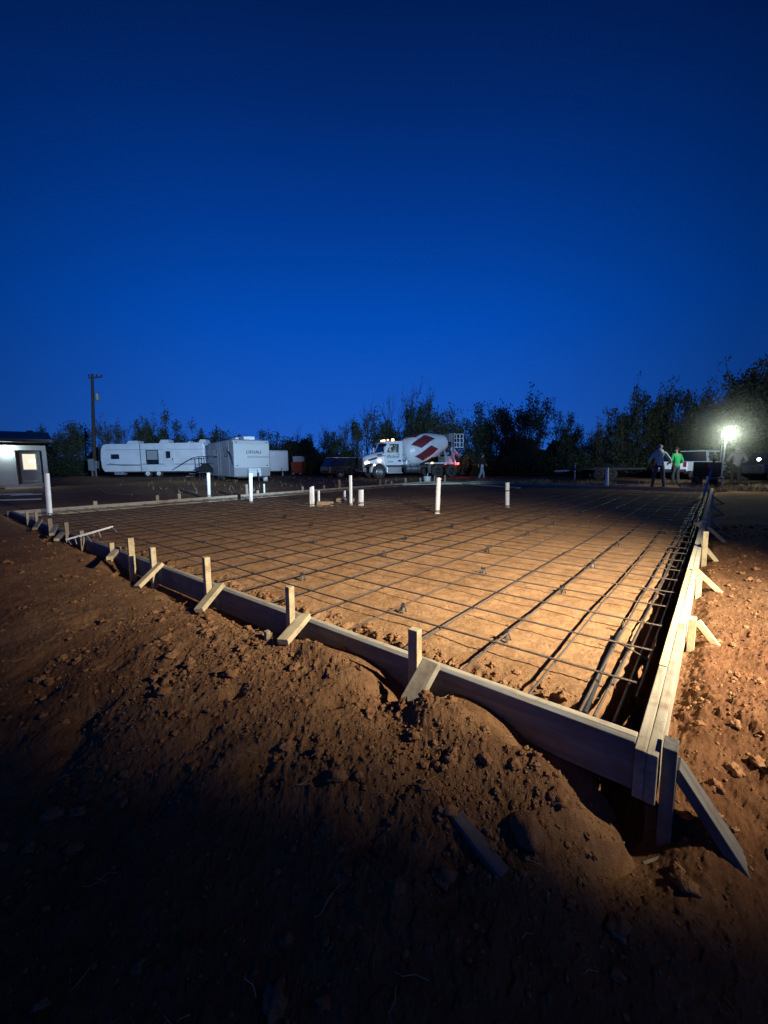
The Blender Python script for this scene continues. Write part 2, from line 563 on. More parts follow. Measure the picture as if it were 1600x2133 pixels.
    # let the heap and the right strip run out into the open ground
    fo = sst(15, 12.6, u) * 1.0
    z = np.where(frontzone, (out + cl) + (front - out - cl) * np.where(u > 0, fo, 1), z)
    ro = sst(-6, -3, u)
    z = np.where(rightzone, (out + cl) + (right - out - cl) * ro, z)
    if fine:
        for c, r, d in PITS:
            z = z - d * np.exp(-((x - c.x) ** 2 + (y - c.y) ** 2) / (r * r)) * frontzone
    far = np.hypot(x, y)
    z = z + (-.13 - z) * sst(60, 140, far)
    return z, soil


def gz(x, y, fine=False):
    return float(ground_z(np.array([float(x)]), np.array([float(y)]), fine)[0][0])


def build_ground():
    a_in = np.linspace(-52, 52, 900)
    a_out = np.linspace(52, 308, 150)[1:-1]
    ang = np.radians(np.concatenate([a_in, a_out]))
    r = [.12]
    while r[-1] < 75:
        r.append(r[-1] * (1.0088 if r[-1] > 4.5 else 1.0052 if r[-1] > .6 else 1.03) + .0006)
    while r[-1] < 4000:
        r.append(r[-1] * 1.22)
    r = np.array(r)
    A, RR = np.meshgrid(ang, r)
    X, Y = (np.sin(A) * RR), (np.cos(A) * RR)
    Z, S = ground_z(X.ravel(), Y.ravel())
    nr, na = A.shape
    n = nr * na
    co = np.stack([X.ravel(), Y.ravel(), Z], 1)
    co = np.vstack([co, [[0, 0, float(Z[:na].mean())]]])
    i = np.arange(nr - 1)[:, None] * na
    j = np.arange(na)[None, :]
    j2 = (j + 1) % na
    q = np.stack([i + j, i + na + j, i + na + j2, i + j2], -1).reshape(-1, 4)
    tri = np.stack([np.full(na, n), np.arange(na), (np.arange(na) + 1) % na], 1)
    me = bpy.data.meshes.new('ground')
    nl = q.size + tri.size
    me.vertices.add(n + 1); me.vertices.foreach_set('co', co.ravel())
    me.loops.add(nl); me.loops.foreach_set('vertex_index', np.concatenate([q.ravel(), tri.ravel()]).astype(np.int32))
    st = np.concatenate([np.arange(len(q)) * 4, q.size + np.arange(na) * 3]).astype(np.int32)
    me.polygons.add(len(st)); me.polygons.foreach_set('loop_start', st)
    me.update(calc_edges=True)
    me.validate()
    me.polygons.foreach_set('use_smooth', np.ones(len(me.polygons), dtype=bool))
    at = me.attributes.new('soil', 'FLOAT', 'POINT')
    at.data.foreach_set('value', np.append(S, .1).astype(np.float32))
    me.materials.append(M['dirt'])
    o = bpy.data.objects.new('ground', me); COL.objects.link(o)
    tag(o, kind='structure', label='red dirt ground with spoil heaps and a rolled building pad', cat='ground')


build_ground()


def quick_mesh(name, V, Fq, mats):
    me = bpy.data.meshes.new(name)
    me.from_pydata(V, [], Fq)
    for m in mats: me.materials.append(m)
    return me


def ico(r, sub, seed, rough=.3):
    bm = bmesh.new()
    bmesh.ops.create_icosphere(bm, subdivisions=sub, radius=r)
    rr = random.Random(seed)
    off = Vector((rr.random() * 50, rr.random() * 50, 0))
    sc = Vector((rr.uniform(.7, 1.25), rr.uniform(.7, 1.25), rr.uniform(.5, .9)))
    from mathutils import noise
    for v in bm.verts:
        n = noise.noise(v.co.normalized() * 1.6 + off) + .5 * noise.noise(v.co.normalized() * 4 + off)
        v.co = Vector((v.co.x * sc.x, v.co.y * sc.y, v.co.z * sc.z)) * (1 + rough * n)
    V = np.array([v.co[:] for v in bm.verts]); F = np.array([[l.index for l in f.verts] for f in bm.faces])
    bm.free()
    return V, F


# loose clods, far too many to count: one object
def np_mesh(name, V, F, mats):
    """big triangle or quad meshes straight from arrays"""
    me = bpy.data.meshes.new(name)
    k = F.shape[1]
    me.vertices.add(len(V)); me.vertices.foreach_set('co', np.ascontiguousarray(V, dtype=np.float32).ravel())
    me.loops.add(F.size); me.loops.foreach_set('vertex_index', F.ravel().astype(np.int32))
    me.polygons.add(len(F)); me.polygons.foreach_set('loop_start', (np.arange(len(F)) * k).astype(np.int32))
    me.update(calc_edges=True)
    for m in mats: me.materials.append(m)
    return me


def scatter_clods():
    small = [ico(1, 1, s, .8) for s in range(16)]
    large = [ico(1, 3, s, .75) for s in range(12)]
    Vs, Fs, n = [], [], 0
    spots = []
    for _ in range(30000):
        k = random.random()
        if k < .60:      # the near heap
            if random.random() < .62: u, v = random.uniform(-.3, 3.2), -abs(random.gauss(.0, .8)) - .04
            else: u, v = random.uniform(1, 8), -abs(random.gauss(.05, .9)) - .04
        elif k < .80:    # crumbled bank inside the near form
            u, v = random.uniform(.1, 7), abs(random.gauss(.26, .10))
        else:            # right of the pad
            u, v = -.12 - abs(random.gauss(0, 1.0)), random.uniform(.0, 8)
        if random.random() < .12 and k < .5:
            u, v = random.uniform(.2, 1.0), -random.uniform(.04, .7)
        p = P(u, v)
        spots.append((p.x, p.y, k))
    for _ in range(700):
        p = P(random.uniform(.4, 9), random.uniform(.5, 9))
        spots.append((p.x, p.y, 2))
    xy = np.array(spots)
    Z, _ = ground_z(xy[:, 0].copy(), xy[:, 1].copy(), True)
    patch = gnoise(xy[:, 0] * 2.1, xy[:, 1] * 2.1, 7)
    for (x, y, k), z, pn in zip(spots, Z, patch):
        d = math.hypot(x, y)
        if d < .7: continue
        if k < .5 and random.random() > .45 + pn: continue
        s = min(.030, .0016 + random.expovariate(1 / .0030))
        if random.random() < .01: s = random.uniform(.018, .034)
        if k == 2: s = random.uniform(.003, .008)
        V, F = random.choice(large if s > .011 else small)
        a = random.uniform(0, 6.28)
        c, sn = math.cos(a), math.sin(a)
        W = V * s
        W = np.stack([W[:, 0] * c - W[:, 1] * sn + x, W[:, 0] * sn + W[:, 1] * c + y, W[:, 2] + z + s * .15], 1)
        Vs.append(W); Fs.append(F + n); n += len(W)
    me = np_mesh('dirt_clods', np.vstack(Vs), np.vstack(Fs), [M['clod']])
    o = bpy.data.objects.new('dirt_clods', me); COL.objects.link(o)
    tag(o, 'loose red dirt clods strewn over the heaps', 'clods', kind='stuff')
    # straw and dead roots
    m = MB()
    for _ in range(260):
        k = random.random()
        u, v = (random.uniform(0, 4.5), -random.uniform(.1, 1.5)) if k < .6 else ((random.uniform(.2, 4), random.gauss(.3, .15)) if k < .8 else (-random.uniform(.2, 2), random.uniform(.5, 5)))
        p = P(u, v)
        if math.hypot(p.x, p.y) < .8: continue
        z = gz(p.x, p.y, True) + .008
        L = random.uniform(.02, .10)
        a = random.uniform(0, 6.28)
        pts = [Vector((p.x + math.cos(a) * L * (s - .5) + random.gauss(0, .006), p.y + math.sin(a) * L * (s - .5) + random.gauss(0, .006), z + random.uniform(0, .014))) for s in (0, .35, .7, 1)]
        m.path(pts, [.0011, .0011, .0009, .0006], 4)
    o = m.build('dry_straw', M['dry_grass'])
    tag(o, 'bits of dry straw and roots on the dirt', 'straw', kind='stuff')


scatter_clods()


def ground_hit(px, py):
    d = ray(px, py)
    t = .5
    while t < 200:
        q = Vector((d.x * t, d.y * t, CAMH + d.z * t))
        if q.z <= gz(q.x, q.y): return q
        t *= 1.012
    return q


for px, py, zz, s, lab in ((1095, 1745, -.42, .062, 'dark rounded boulder in the black foreground below the near form'),
                           (548, 1330, -.06, .022, 'pale pointed stone upright on the heap beside the small wooden peg')):
    p = ground_hit(px, py)
    V, F = ico(s, 3, int(px), .3)
    if 'pointed' in lab: V = V * [[.75, .75, 1.5]]
    me = quick_mesh('rock', V.tolist(), F.tolist(), [M['clod'] if 'dark' in lab else M['foam']])
    for pl in me.polygons: pl.use_smooth = True
    o = bpy.data.objects.new('rock', me); COL.objects.link(o); o.location = (p.x, p.y, gz(p.x, p.y) + s * .3)
    tag(o, lab, 'rock')


# ------------------------------------------------------------------ form boards
NTH = ['first', 'second', 'third', 'fourth', 'fifth', 'sixth', 'seventh', 'eighth', 'ninth', 'tenth', 'eleventh', 'twelfth', 'thirteenth', 'fourteenth']
HB = .195


def plank_run(parent, pts, off, along_u, fixed, mats, dz=0.0, h=HB, th=.036):
    """planks end to end; pts are the joints along the run"""
    for i in range(len(pts) - 1):
        a, b = pts[i] + .002, pts[i + 1] - .002
        z = -h / 2 + dz + random.uniform(-.003, .003)
        if along_u:
            A, B = P(a, fixed, z), P(b, fixed, z)
        else:
            A, B = P(fixed, a, z), P(fixed, b, z)
        o = beam('plank', A, B, th, h, mats[i % len(mats)] if not isinstance(mats, dict) else mats[i], parent=parent)
        if mats[i] is M['wood_new']:
            o['label'] = 'fresh yellow plank'


f_near = thing('form_wall', 'doubled plank form wall nearest the camera with its shadowed blue front face', 'form wall', P(0, 0))
plank_run(f_near, [.0, 3.05, 7.1, PA], 0, True, .018, [M['wood_shaded']] * 3)
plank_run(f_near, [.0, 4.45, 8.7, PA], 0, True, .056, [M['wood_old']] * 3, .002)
f_right = thing('form_wall', 'doubled plank form wall on the right with fresh yellow and pale planks', 'form wall', P(0, 0))
plank_run(f_right, [-.035, .76, 3.19, 7.4, 12.4, PB], 0, False, -.0185, [M['wood_old'], M['wood_new'], M['wood_pale'], M['wood_far'], M['wood_far']])
plank_run(f_right, [-.035, 1.40], 0, False, -.0565, [M['wood_old']], -.004)
plank_run(f_right, [1.50, 3.07, 6.2, 11, PB], 0, False, -.0565, [M['wood_pale'], M['wood_pale'], M['wood_far'], M['wood_far']], .003)
f_left = thing('form_wall', 'long single plank form wall along the far left edge of the pad', 'form wall', P(PA, 0))
plank_run(f_left, [-.04, 4.9, 9.8, 14.2, PB + .04], 0, False, PA + .018, [M['wood_far']] * 4)
f_far = thing('form_wall', 'low plank form wall along the far edge before the dry verge', 'form wall', P(0, PB))
plank_run(f_far, [0, 4.8, 9.6, PA], 0, True, PB + .018, [M['wood_far']] * 3)

# ------------------------------------------------------------------ stakes and kicker braces
near_stakes = [(.99, .195, .058, .045, 'dark fronted square stake outside the near form beside the widest kicker brace'),
               (2.04, .225, .045, .045, 'upright stake with lit yellow side, second along the near form from the pad corner'),
               (3.20, .26, .05, .05, 'tall lit stake, third along the near form from the pad corner'),
               (4.36, .20, .06, .05, 'stake with a pale green end, fourth along the near form from the pad corner'),
               (4.86, .25, .045, .06, 'tallest pointed stake standing a step outside the near form'),
               (5.61, .10, .05, .05, 'short stake top beside the small lit brace left of the tallest near stake'),
               (6.86, .13, .06, .05, 'stub stake behind the metal frame on the near form'),
               (7.69, .18, .05, .05, 'plain grey stake on the near form just left of the metal frame'),
               (8.68, .16, .05, .06, 'wooden stake at the foot of the tall white pipe by the house'),
               (9.76, .20, .05, .04, 'dim stake on the near form between the tall white pipe and the left picture edge'),
               (10.60, .16, .06, .04, 'dim broad stake farthest left along the near form')]
for i, (u, h, w, t, lab) in enumerate(near_stakes):
    v = -.026 if i != 4 else -.06
    lean = Vector((random.uniform(-.02, .02), random.uniform(-.02, .02), 0))
    A = P(u, v, -.62); B = P(u + random.uniform(-.01, .01), v + random.uniform(-.008, .004), h)
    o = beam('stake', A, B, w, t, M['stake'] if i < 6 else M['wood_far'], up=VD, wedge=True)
    tag(o, lab, 'stake', 'stakes along the near form')
near_kick = [(.87, -.055, .06, .89, -.28, -.12, .095, .038, 'broad grey kicker brace with lit edge against the near form, closest to the pad corner'),
             (1.84, -.055, .07, 1.74, -.31, .015, .075, .038, 'lit kicker brace leaning on the near form beside the second stake from the corner'),
             (2.92, -.055, .075, 2.77, -.31, -.03, .075, .038, 'lit kicker brace leaning on the near form beside the third stake from the corner'),
             (4.08, -.055, .07, 3.98, -.31, -.08, .075, .038, 'lit kicker brace leaning on the near form beside the pale green ended stake'),
             (5.28, -.055, .08, 4.75, -.30, .08, .06, .038, 'short lit brace left of the tallest near stake'),
             (7.78, -.055, .0, 6.95, -.30, .03, .06, .038, 'small triangular brace beside the plain grey stake left of the metal frame'),
             (8.15, -.055, .10, 7.2, -.30, .08, .06, .038, 'dim brace right beside the foot of the tall white pipe'),
             (9.22, -.055, .09, 8.3, -.30, .06, .06, .038, 'dim brace left of the foot of the tall white pipe')]
for u0, v0, z0, u1, v1, z1, w, t, lab in near_kick:
    A, B = P(u1, v1, z1), P(u0, v0, z0)
    A = A + (A - B) * .03
    nrm = (B - A).cross(UD)
    o = beam('kicker_brace', A, B, w, t, M['stake'] if u0 > 1 and u0 < 6 else M['wood_old'], up=nrm)
    tag(o, lab, 'brace', 'kicker braces along the near form')

right_stakes = [(-.105, .045, .02, .085, .045, 'dark corner stake standing outside the near corner of the pad'),
                (-.105, 1.66, -.002, .085, .042, 'short lit stake level with the right form beside the gap between its outer planks'),
                (-.105, 2.92, -.01, .085, .042, 'pale low stake outside the right form at the end of the yellow plank'),
                (-.105, 4.50, .20, .06, .05, 'tall bright yellow stake on the right form, nearer of two'),
                (-.10, 6.85, .22, .06, .05, 'tall bright yellow stake on the right form, farther of two'),
                (-.10, 9.4, .12, .06, .05, 'dim stake on the right form just beyond the crossed lath'),
                (-.10, 12.3, .15, .06, .05, 'pale stake far along the right form by the leaning straightedge')]
for u, v, h, w, t, lab in right_stakes:
    A, B = P(u - (.012 if h > .1 else 0), v, -.6 if v < 1 else -.45), P(u, v, h)
    o = beam('stake', A, B, w, t, M['stake'] if v > 1 else M['wood_dimmed'], up=UD, wedge=True)
    tag(o, lab, 'stake', 'stakes along the right form')
right_kick = [(-.12, .07, -.07, -.50, .06, -.53, .09, .038, 'long dark brace running down to the right from the pad corner stake'),
              (-.13, 1.70, -.03, -.30, 1.66, -.19, .04, .038, 'small lit brace behind the short stake at the gap in the right form'),
              (-.05, 3.16, .025, -.34, 3.04, -.18, .06, .038, 'lit brace from the end of the yellow plank down to the right'),
              (-.07, 4.66, .03, -.27, 4.60, -.17, .085, .038, 'broad lit brace in front of the nearer tall yellow stake'),
              (-.12, 6.2, .02, -.42, 5.9, -.18, .085, .038, 'grey brace to the right of the nearer tall yellow stake'),
              (-.11, 7.7, .0, -.32, 7.5, -.17, .07, .038, 'dim brace just beyond the farther tall yellow stake'),
              (-.11, 10.2, .02, -.42, 10.0, -.17, .07, .038, 'dim brace beyond the crossed lath on the right form'),
              (-.11, 13.2, .02, -.45, 13.0, -.17, .07, .038, 'faint brace farthest along the right form')]
for u0, v0, z0, u1, v1, z1, w, t, lab in right_kick:
    A, B = P(u1, v1, z1 - .05), P(u0, v0, z0)
    nrm = (B - A).cross(VD)
    o = beam('kicker_brace', A, B, w, t, M['wood_dimmed'] if v0 < 1 else M['wood_old'] if v0 > 5 else M['stake'], up=nrm)
    tag(o, lab, 'brace', 'kicker braces along the right form')
o = beam('lath', P(.16, 6.75, .05), P(-.34, 7.55, .045), .035, .012, M['wood_far']); tag(o, 'thin grey lath lying across the right form', 'lath')
o = beam('lath', ground_hit(1460, 1738), ground_hit(1548, 1838) + Vector((0, 0, .02)), .014, .010, M['wood_dimmed']); tag(o, 'thin straight lath lying below the long dark corner brace', 'lath')
o = beam('lath', ground_hit(1340, 1800), ground_hit(1452, 1762), .014, .010, M['wood_old']); tag(o, 'faint lath in the black foreground left of the corner lath', 'lath')
o = beam('board_offcut', ground_hit(950, 1705) + Vector((0, 0, .012)), ground_hit(1050, 1830) + Vector((0, 0, .012)), .05, .02, M['wood_dimmed'], up=(0.1, 0, 1)); tag(o, 'dark board offcut lying beside the boulder in the foreground', 'offcut')
o = beam('wooden_peg', P(1.93, -.30, -.16), P(1.90, -.31, .035), .03, .03, M['wood_old'], up=VD, wedge=True); tag(o, 'small wooden peg in the heap beside the second near brace', 'peg')

far_stakes = [(198, 1042, 1034), (328, 1040, 1029), (374, 1036, 1025), (515, 1031, 1011), (537, 1031, 1025), (630, 1023, 1015), (676, 1020, 1013), (708, 1014, 998), (793, 1010, 999), (803, 1010, 1001), (815, 1009, 1003),
              (846, 1007, 997), (876, 1006, 998), (905, 1001, 991), (927, 1000, 990)]
far_words = ['below the utility pole', 'below the left end of the long trailer', 'below the middle of the long trailer', 'left of the second white pipe', 'right of the second white pipe', 'below the white cargo trailer',
             'below the gap left of the dark car', 'leaning below the dark car', 'first of the cluster below the mixer front wheel', 'second of the cluster below the mixer front wheel', 'third of the cluster below the mixer front wheel',
             'below the mixer step', 'below the mixer fuel tank', 'just right of the white bucket', 'below the rear wheels of the mixer']
for (px, yb, yt), wd in zip(far_stakes, far_words):
    d = ray(px, yb); k = d.x / d.y
    yy = (PA + .07 - CT * CX + ST * CY) / (ST - CT * k)
    u, v = uv_of(k * yy, yy)
    p = P(PA + .07, v, -.5)
    dpt = p.y
    h = max(.08, (yb - yt) / FPX * dpt)
    o = beam('stake', p, P(PA + .07 + random.uniform(-.03, .05), v, h), .09, .045, M['wood_far'], up=UD, wedge=True)
    tag(o, 'dim stake on the far left form ' + wd, 'stake', 'stakes along the far forms')
for px, wd in ((1130, 'below the lone round tree'), (1330, 'left of the man in grey'), (1388, 'between the legs of the two standing men')):
    d = ray(px, 1012); k = d.x / d.y
    yy = (PB + .07 + ST * CX + CT * CY) / (ST * k + CT)
    u, v = uv_of(k * yy, yy)
    o = beam('stake', P(u, PB + .07, -.4), P(u, PB + .07, .28), .035, .02, M['wood_pale'], up=VD, wedge=True)
    tag(o, 'thin survey lath on the far form ' + wd, 'stake', 'stakes along the far forms')

# ------------------------------------------------------------------ reinforcing mat: tied bars that move as one
mat_root = thing('rebar_mat', 'square mat of tied rusty rebar spread over the whole pad', 'rebar mat', P(0, 0, -.06))


def bar_path(a, b, r, name, parent, wob=.006, n_seg=None, z_sag=.006, sides=6, label=None):
    L = (b - a).length
    n = n_seg or max(6, int(L / .4))
    d = (b - a).normalized()
    s = d.cross(Vector((0, 0, 1)))
    k1, k2 = random.uniform(0, 6), random.uniform(0, 6)
    pts = []
    for i in range(n + 1):
        t = i / n
        l = t * L
        pts.append(a + d * l + s * (wob * math.sin(l * .9 + k1) + random.gauss(0, wob * .22)) + Vector((0, 0, z_sag * math.sin(l * 1.3 + k2) + random.gauss(0, .0012))))
    m = MB().path(pts, r, sides)
    o = m.build(name, M['rebar'], smooth=True, angle=80)
    if label: o['label'] = label
    return keep_parent(o, parent)


LONG_U = [.45, .845, 1.215, 1.69, 2.12, 2.58] + [3.04 + .455 * k for k in range(22)]
LONG_U = [u for u in LONG_U if u < PA - .2]
for i, u in enumerate(LONG_U):
    bar_path(P(u + random.uniform(-.015, .015), random.uniform(.17, .21), -.072), P(u + random.uniform(-.03, .03), PB - .1, -.072), .0072, 'long_bar', mat_root, .006, z_sag=.004)
    if i in (2, 5):   # lapped second length lying against the first
        a = random.uniform(.2, 2.0)
        bar_path(P(u + .017, .19 + (a if i % 2 else 0), -.073), P(u + .017, .19 + (a if i % 2 else 0) + random.uniform(3, 6), -.073), .0068, 'lap_bar', mat_root, .006)
for k in range(39):
    v = .605 + .4555 * k + random.uniform(-.02, .02)
    if v > PB - .15: break
    bar_path(P(.035 + random.uniform(-.02, .04), v, -.0575), P(PA - .08, v + random.uniform(-.03, .03), -.0575), .0064, 'cross_bar', mat_root, .009)

m = MB()
for u in LONG_U[:14]:
    for k in range(12):
        q = P(u, .605 + .4555 * k, -.062)
        if random.random() < .25: continue
        m.path([q + UD * .014 + Vector((0, 0, -.012)), q + VD * .010 + Vector((0, 0, .010)), q - UD * .012 + Vector((0, 0, .0)), q - UD * .016 + VD * random.uniform(-.02, .02) + Vector((0, 0, .022))], .0017, 4, cap=False)
o = m.build('tie_wire', M['rebar']); keep_parent(o, mat_root); o['kind'] = 'stuff'
cage = thing('footing_cage', 'bundle of rebar with stirrups lying in the right hand trench', 'rebar cage', P(.15, .2, -.1))
for u, v0, v1, z, r in ((.255, .25, 11.8, -.10, .0072), (.19, .24, 9.0, -.105, .0072), (.172, .6, 17.8, -.11, .008), (.125, .26, 12.0, -.15, .0072), (.085, .68, 17.8, -.17, .0072), (.235, 5.5, 17.8, -.105, .008), (.10, 9, 17.9, -.12, .008)):
    bar_path(P(u, v0, z), P(u + random.uniform(-.02, .02), v1, z - .01), r, 'footing_bar', cage, .005, z_sag=.006)
m = MB()
for k in range(14):
    v = 1.2 + 1.22 * k + random.uniform(-.1, .1)
    s = random.uniform(-.05, .05)
    pts = [P(.27, v + s, -.09), P(.26, v, -.38), P(.07, v + .03, -.40), P(.065, v - s, -.13), P(.19, v - s * .5, -.085), P(.30, v + s * 1.6, -.078)]
    o = MB().path(pts, .005, 5).build('stirrup', M['rebar'])
    keep_parent(o, cage)
o = MB().path([P(.27, 1.45, -.05), P(.268, 1.46, -.2), P(.255, 1.40, -.34)], .007, 6).build('tie_bar', M['rebar']); keep_parent(o, cage)
o = MB().path([P(.235, .27, -.118), P(.262, .85, -.108), P(.27, 1.35, -.10)], .011, 8).build('dark_bar', M['plastic_black'], smooth=True); keep_parent(o, cage)  # thick dark bar along the near end of the bundle
ft = thing('footing_bar', 'pair of rebar lengths lying in the trench behind the near form', 'rebar', P(1, .14, -.12))
for v, z in ((.125, -.075), (.20, -.19)):
    bar_path(P(.5, v, z), P(PA - .3, v + .02, z), .008, 'bar_length', ft, .014, z_sag=.012)

# chairs that hold the bars up
NODES = [(.845, .78), (1.69, .76), (3.04, .85), (1.69, 2.19), (3.04, 2.17), (.845, 2.03), (.845, 3.15), (.845, 4.6), (.845, 7.5), (2.12, 4.68), (2.12, 3.2), (2.12, 6.07), (2.12, 7.85), (.45, 6.16), (4.41, 2.2),
         (3.5, 3.24), (3.5, 4.65), (5.77, 4.76), (5.77, 3.3), (3.5, 6.15), (3.04, 6.13), (4.41, 4.9), (5.77, 1.2), (7.14, 2.1), (7.14, 3.7)]
HOW = ['on the first lit bar from the right, nearest the form', 'on the fourth lit bar, nearest the form', 'behind the second near stake', 'second on the fourth bar', 'second back behind the second near stake',
       'second along the bar nearest bright dirt', 'third along the bar nearest the bright dirt', 'fourth along the bar nearest the bright dirt', 'far along the bar nearest the bright dirt',
       'mid pad, in the middle of the sixth bar', 'front of the sixth bar in mid pad', 'third along the sixth bar in mid pad', 'last lit one on the sixth bar', 'beside the right trench in the dim part', 'behind the third near stake',
       'left of mid pad, front one', 'left of mid pad, second one', 'dim one below the short white pipe', 'dim one behind the third stake', 'right of the tall middle pipe foot', 'right of the tall middle pipe collar',
       'left of the tall middle pipe', 'behind the fourth near stake', 'in the dim left part of the pad, nearer', 'in the dim left part of the pad, farther']
proto = None
for (u, v), how in zip(NODES, HOW):
    z = gz(*P(u, v).to_2d())
    if proto is None:
        m = MB()
        for k in range(4):
            a = k * math.pi / 2 + .4
            c, s = math.cos(a), math.sin(a)
            m.bar((c * .030, s * .030, 0), (c * .009, s * .009, .062), .010, .006)
        m.lathe([(0, .034), (.006, .033), (.006, .024), (0, .024)], n=12, cap=False)
        m.box((0, 0, .060), (.030, .022, .010)); m.box((.012, 0, .071), (.006, .022, .016)); m.box((-.012, 0, .071), (.006, .022, .016))
        proto = o = m.build('rebar_chair', M['plastic_black'])
    else:
        o = proto.copy(); COL.objects.link(o)
    o.location = P(u, v + .03, max(z - .004, -.145)); o.scale = (1.2, 1.2, 1.0); o.rotation_euler = (random.gauss(0, .06), random.gauss(0, .06), random.uniform(0, 3))
    tag(o, 'black plastic chair under rebar, ' + how, 'rebar chair', 'black chairs under the rebar')

# ------------------------------------------------------------------ pipes stubbed up through the pad
PIPES = [(104, 1074, 97, 986, .054, .9, 'tall white pipe leaning in front of the house, leftmost of all', None),
         (436, 1041, 434, 985, .055, .5, 'tall white pipe standing in front of the long trailer stairs', .12),
         (523, 1046, 522, 986, .055, 0, 'tall white pipe in front of the lettered trailer', None),
         (551, 1029, 550, 1008, .035, 0, 'short thin white pipe by the far form below the gas bottle', None),
         (647, 1055, 647, 1015, .03, 0, 'thin white pipe behind its thicker twin left of the tan block', None),
         (652, 1054, 651, 1013, .045, 0, 'thicker white pipe of the pair left of the tan block', None),
         (664, 1050, 664, 1022, .035, 0, 'short white pipe rising from the tan block', None),
         (718, 1043, 718, 1022, .033, 0, 'short white pipe rising from the brown block', None),
         (731, 1052, 730, 990, .045, 0, 'tall thin white pipe between the brown block and the mixer', None),
         (752, 1054, 752, 1020, .075, 0, 'short stout white pipe below the mixer front wheel', .08),
         (911, 1070, 914, 995, .055, 0, 'tall white pipe in mid pad below the white bucket', .05),
         (1057, 1056, 1057, 1005, .055, 0, 'white pipe standing before the grey plank on the right half of the pad', .42),
         (1265, 1010, 1265, 975, .065, 0, 'pale post at the far form before the dark flatbed', None)]
for px, yb, pxt, yt, r, lean, lab, joint in PIPES:
    b = un(px, yb, -.13)
    if px == 1265:
        k = ray(px, yb); k = k.x / k.y
        yy = (PB + .25 + ST * CX + CT * CY) / (ST * k + CT)
        b = Vector((k * yy, yy, gz(k * yy, yy)))
    t = atd(pxt, yt, b.y)
    root = MB()
    L = (t - b).length
    d = (t - b).normalized()
    root.path([b - d * .12, b + d * L * .5, b + d * L], r, 16)
    # open end
    o = root.build('pipe', M['pvc'], smooth=True)
    o.name = 'standing_pipe'
    tag(o, lab, 'pipe', 'white pipes stubbed up through the pad')
    if joint is not None:
        j = MB().path([b + d * joint, b + d * (joint + .035)], r * 1.06, 16).build('joint_ring', M['pvc_joint'], smooth=True); j.parent = o
        j = MB().path([b - d * .02, b + d * .05], r * 1.12, 16).build('collar', M['pvc'], smooth=True); j.parent = o
    c = MB().path([t, t + d * .003], r * .82, 16).build('open_end', M['pvc_joint']); c.parent = o

for px, yb, s, lab, mt in ((677, 1055, (.46, .22, .15), 'low tan block around two white pipes', 'foam'), (711, 1047, (.30, .24, .14), 'brown block around a short white pipe left of the tall thin pipe', 'foam'), (733, 1047, (.14, .2, .13), 'small brown block right behind the tall thin pipe', 'foam')):
    p = un(px, yb - 3, -.10)
    m = MB()
    V, F = ico(1, 2, px, .05)
    m.box((0, 0, s[2] / 2), s)
    o = m.build('block_out', M[mt], loc=(p.x, p.y, gz(p.x, p.y) - .02), rot=(random.uniform(-.04, .04), random.uniform(-.05, .05), random.uniform(-.2, .2)), bevel=.025)
    tag(o, lab, 'block')

# lumber left lying at the far corner
for A, B, w, lab in ((un(958, 1006, 0), un(1080, 1016, 0), .24, 'wide grey plank lying across the far mat behind the white pipe'), (un(838, 1009, 0), un(1000, 1006, 0), .12, 'narrow grey plank lying by the far corner of the pad'), (un(980, 1003, 0), un(1072, 1004, 0), .1, 'narrow dark edged plank beside the wide grey one')):
    o = beam('loose_plank', A + Vector((0, 0, -.01)), B + Vector((0, 0, -.01)), w, .04, M['wood_pale']); tag(o, lab, 'plank', 'planks left on the far mat')
# bucket on the far form
p = un(890, 1002, 0); p.z = gz(p.x, p.y) + .0
bk = thing('bucket', 'white bucket with a stick in it standing by the far corner of the pad', 'bucket', p)
MB().lathe([(0, .17), (.02, .185), (.40, .215), (.41, .235), (.44, .235), (.44, .20), (.41, .19), (.05, .16)], n=20, cap=False).build('bucket_body', M['bucket'], bk, smooth=True)
MB().path([(.0, 0, .05), (.03, .02, .60)], .02, 8).build('stick', M['wood_pale'], bk)
MB().path([Vector((.24 * math.cos(a), -.05 - .05 * math.sin(a), .40 - .14 * math.sin(a))) for a in np.linspace(0, math.pi, 9)], .006, 5).build('handle', M['dark_metal'], bk)

# metal frame with teeth caught on the near form
A, B = un(150, 1147, .02), un(191, 1110, .10)
A, B = P(6.75, -.24, .04), P(6.62, .30, .17)
fr = thing('steel_rake_frame', 'pale metal rake frame with teeth hooked over the near form', 'rake', A)
ax = (B - A)
m = MB().bar(A, B, .022, .022); keep_parent(m.build('frame_bar', M['alu']), fr)
side = UD * -1.0
for k, t in enumerate((.03, .18, .3, .42, .55, .68, .97)):
    q = A + ax * t
    L = (.17, .07, .06, .20, .08, .07, .19)[k]
    m = MB().bar(q, q + side * L + Vector((0, 0, -.05 - .04 * (k % 2))), .012, .010); keep_parent(m.build('tooth', M['alu']), fr)
m = MB().bar(A + ax * .25 + side * .05, A + ax * .62 + side * .05, .014, .014); keep_parent(m.build('brace_bar', M['alu']), fr)

# hat shaped scrap on the right form
p = P(.03, 6.35, .03)
m = MB().lathe([(0, .07), (.01, .068), (.03, .045), (.06, .03), (.09, .012)], n=9)
o = m.build('trowel_bucket', M['stake'], loc=p, rot=(.5, .4, .2), smooth=True); tag(o, 'crumpled pale cone lying on the right form before the tall yellow stakes', 'cone')
# straightedge leaning at the far right corner
Bs = P(.12, 14.3, -.03)
T = atd(1488, 958, Bs.y + .9)
o = beam('straightedge', Bs, T, .055, .03, M['alu'], up=VD); tag(o, 'long shiny straightedge leaning at the far right corner of the pad', 'straightedge')


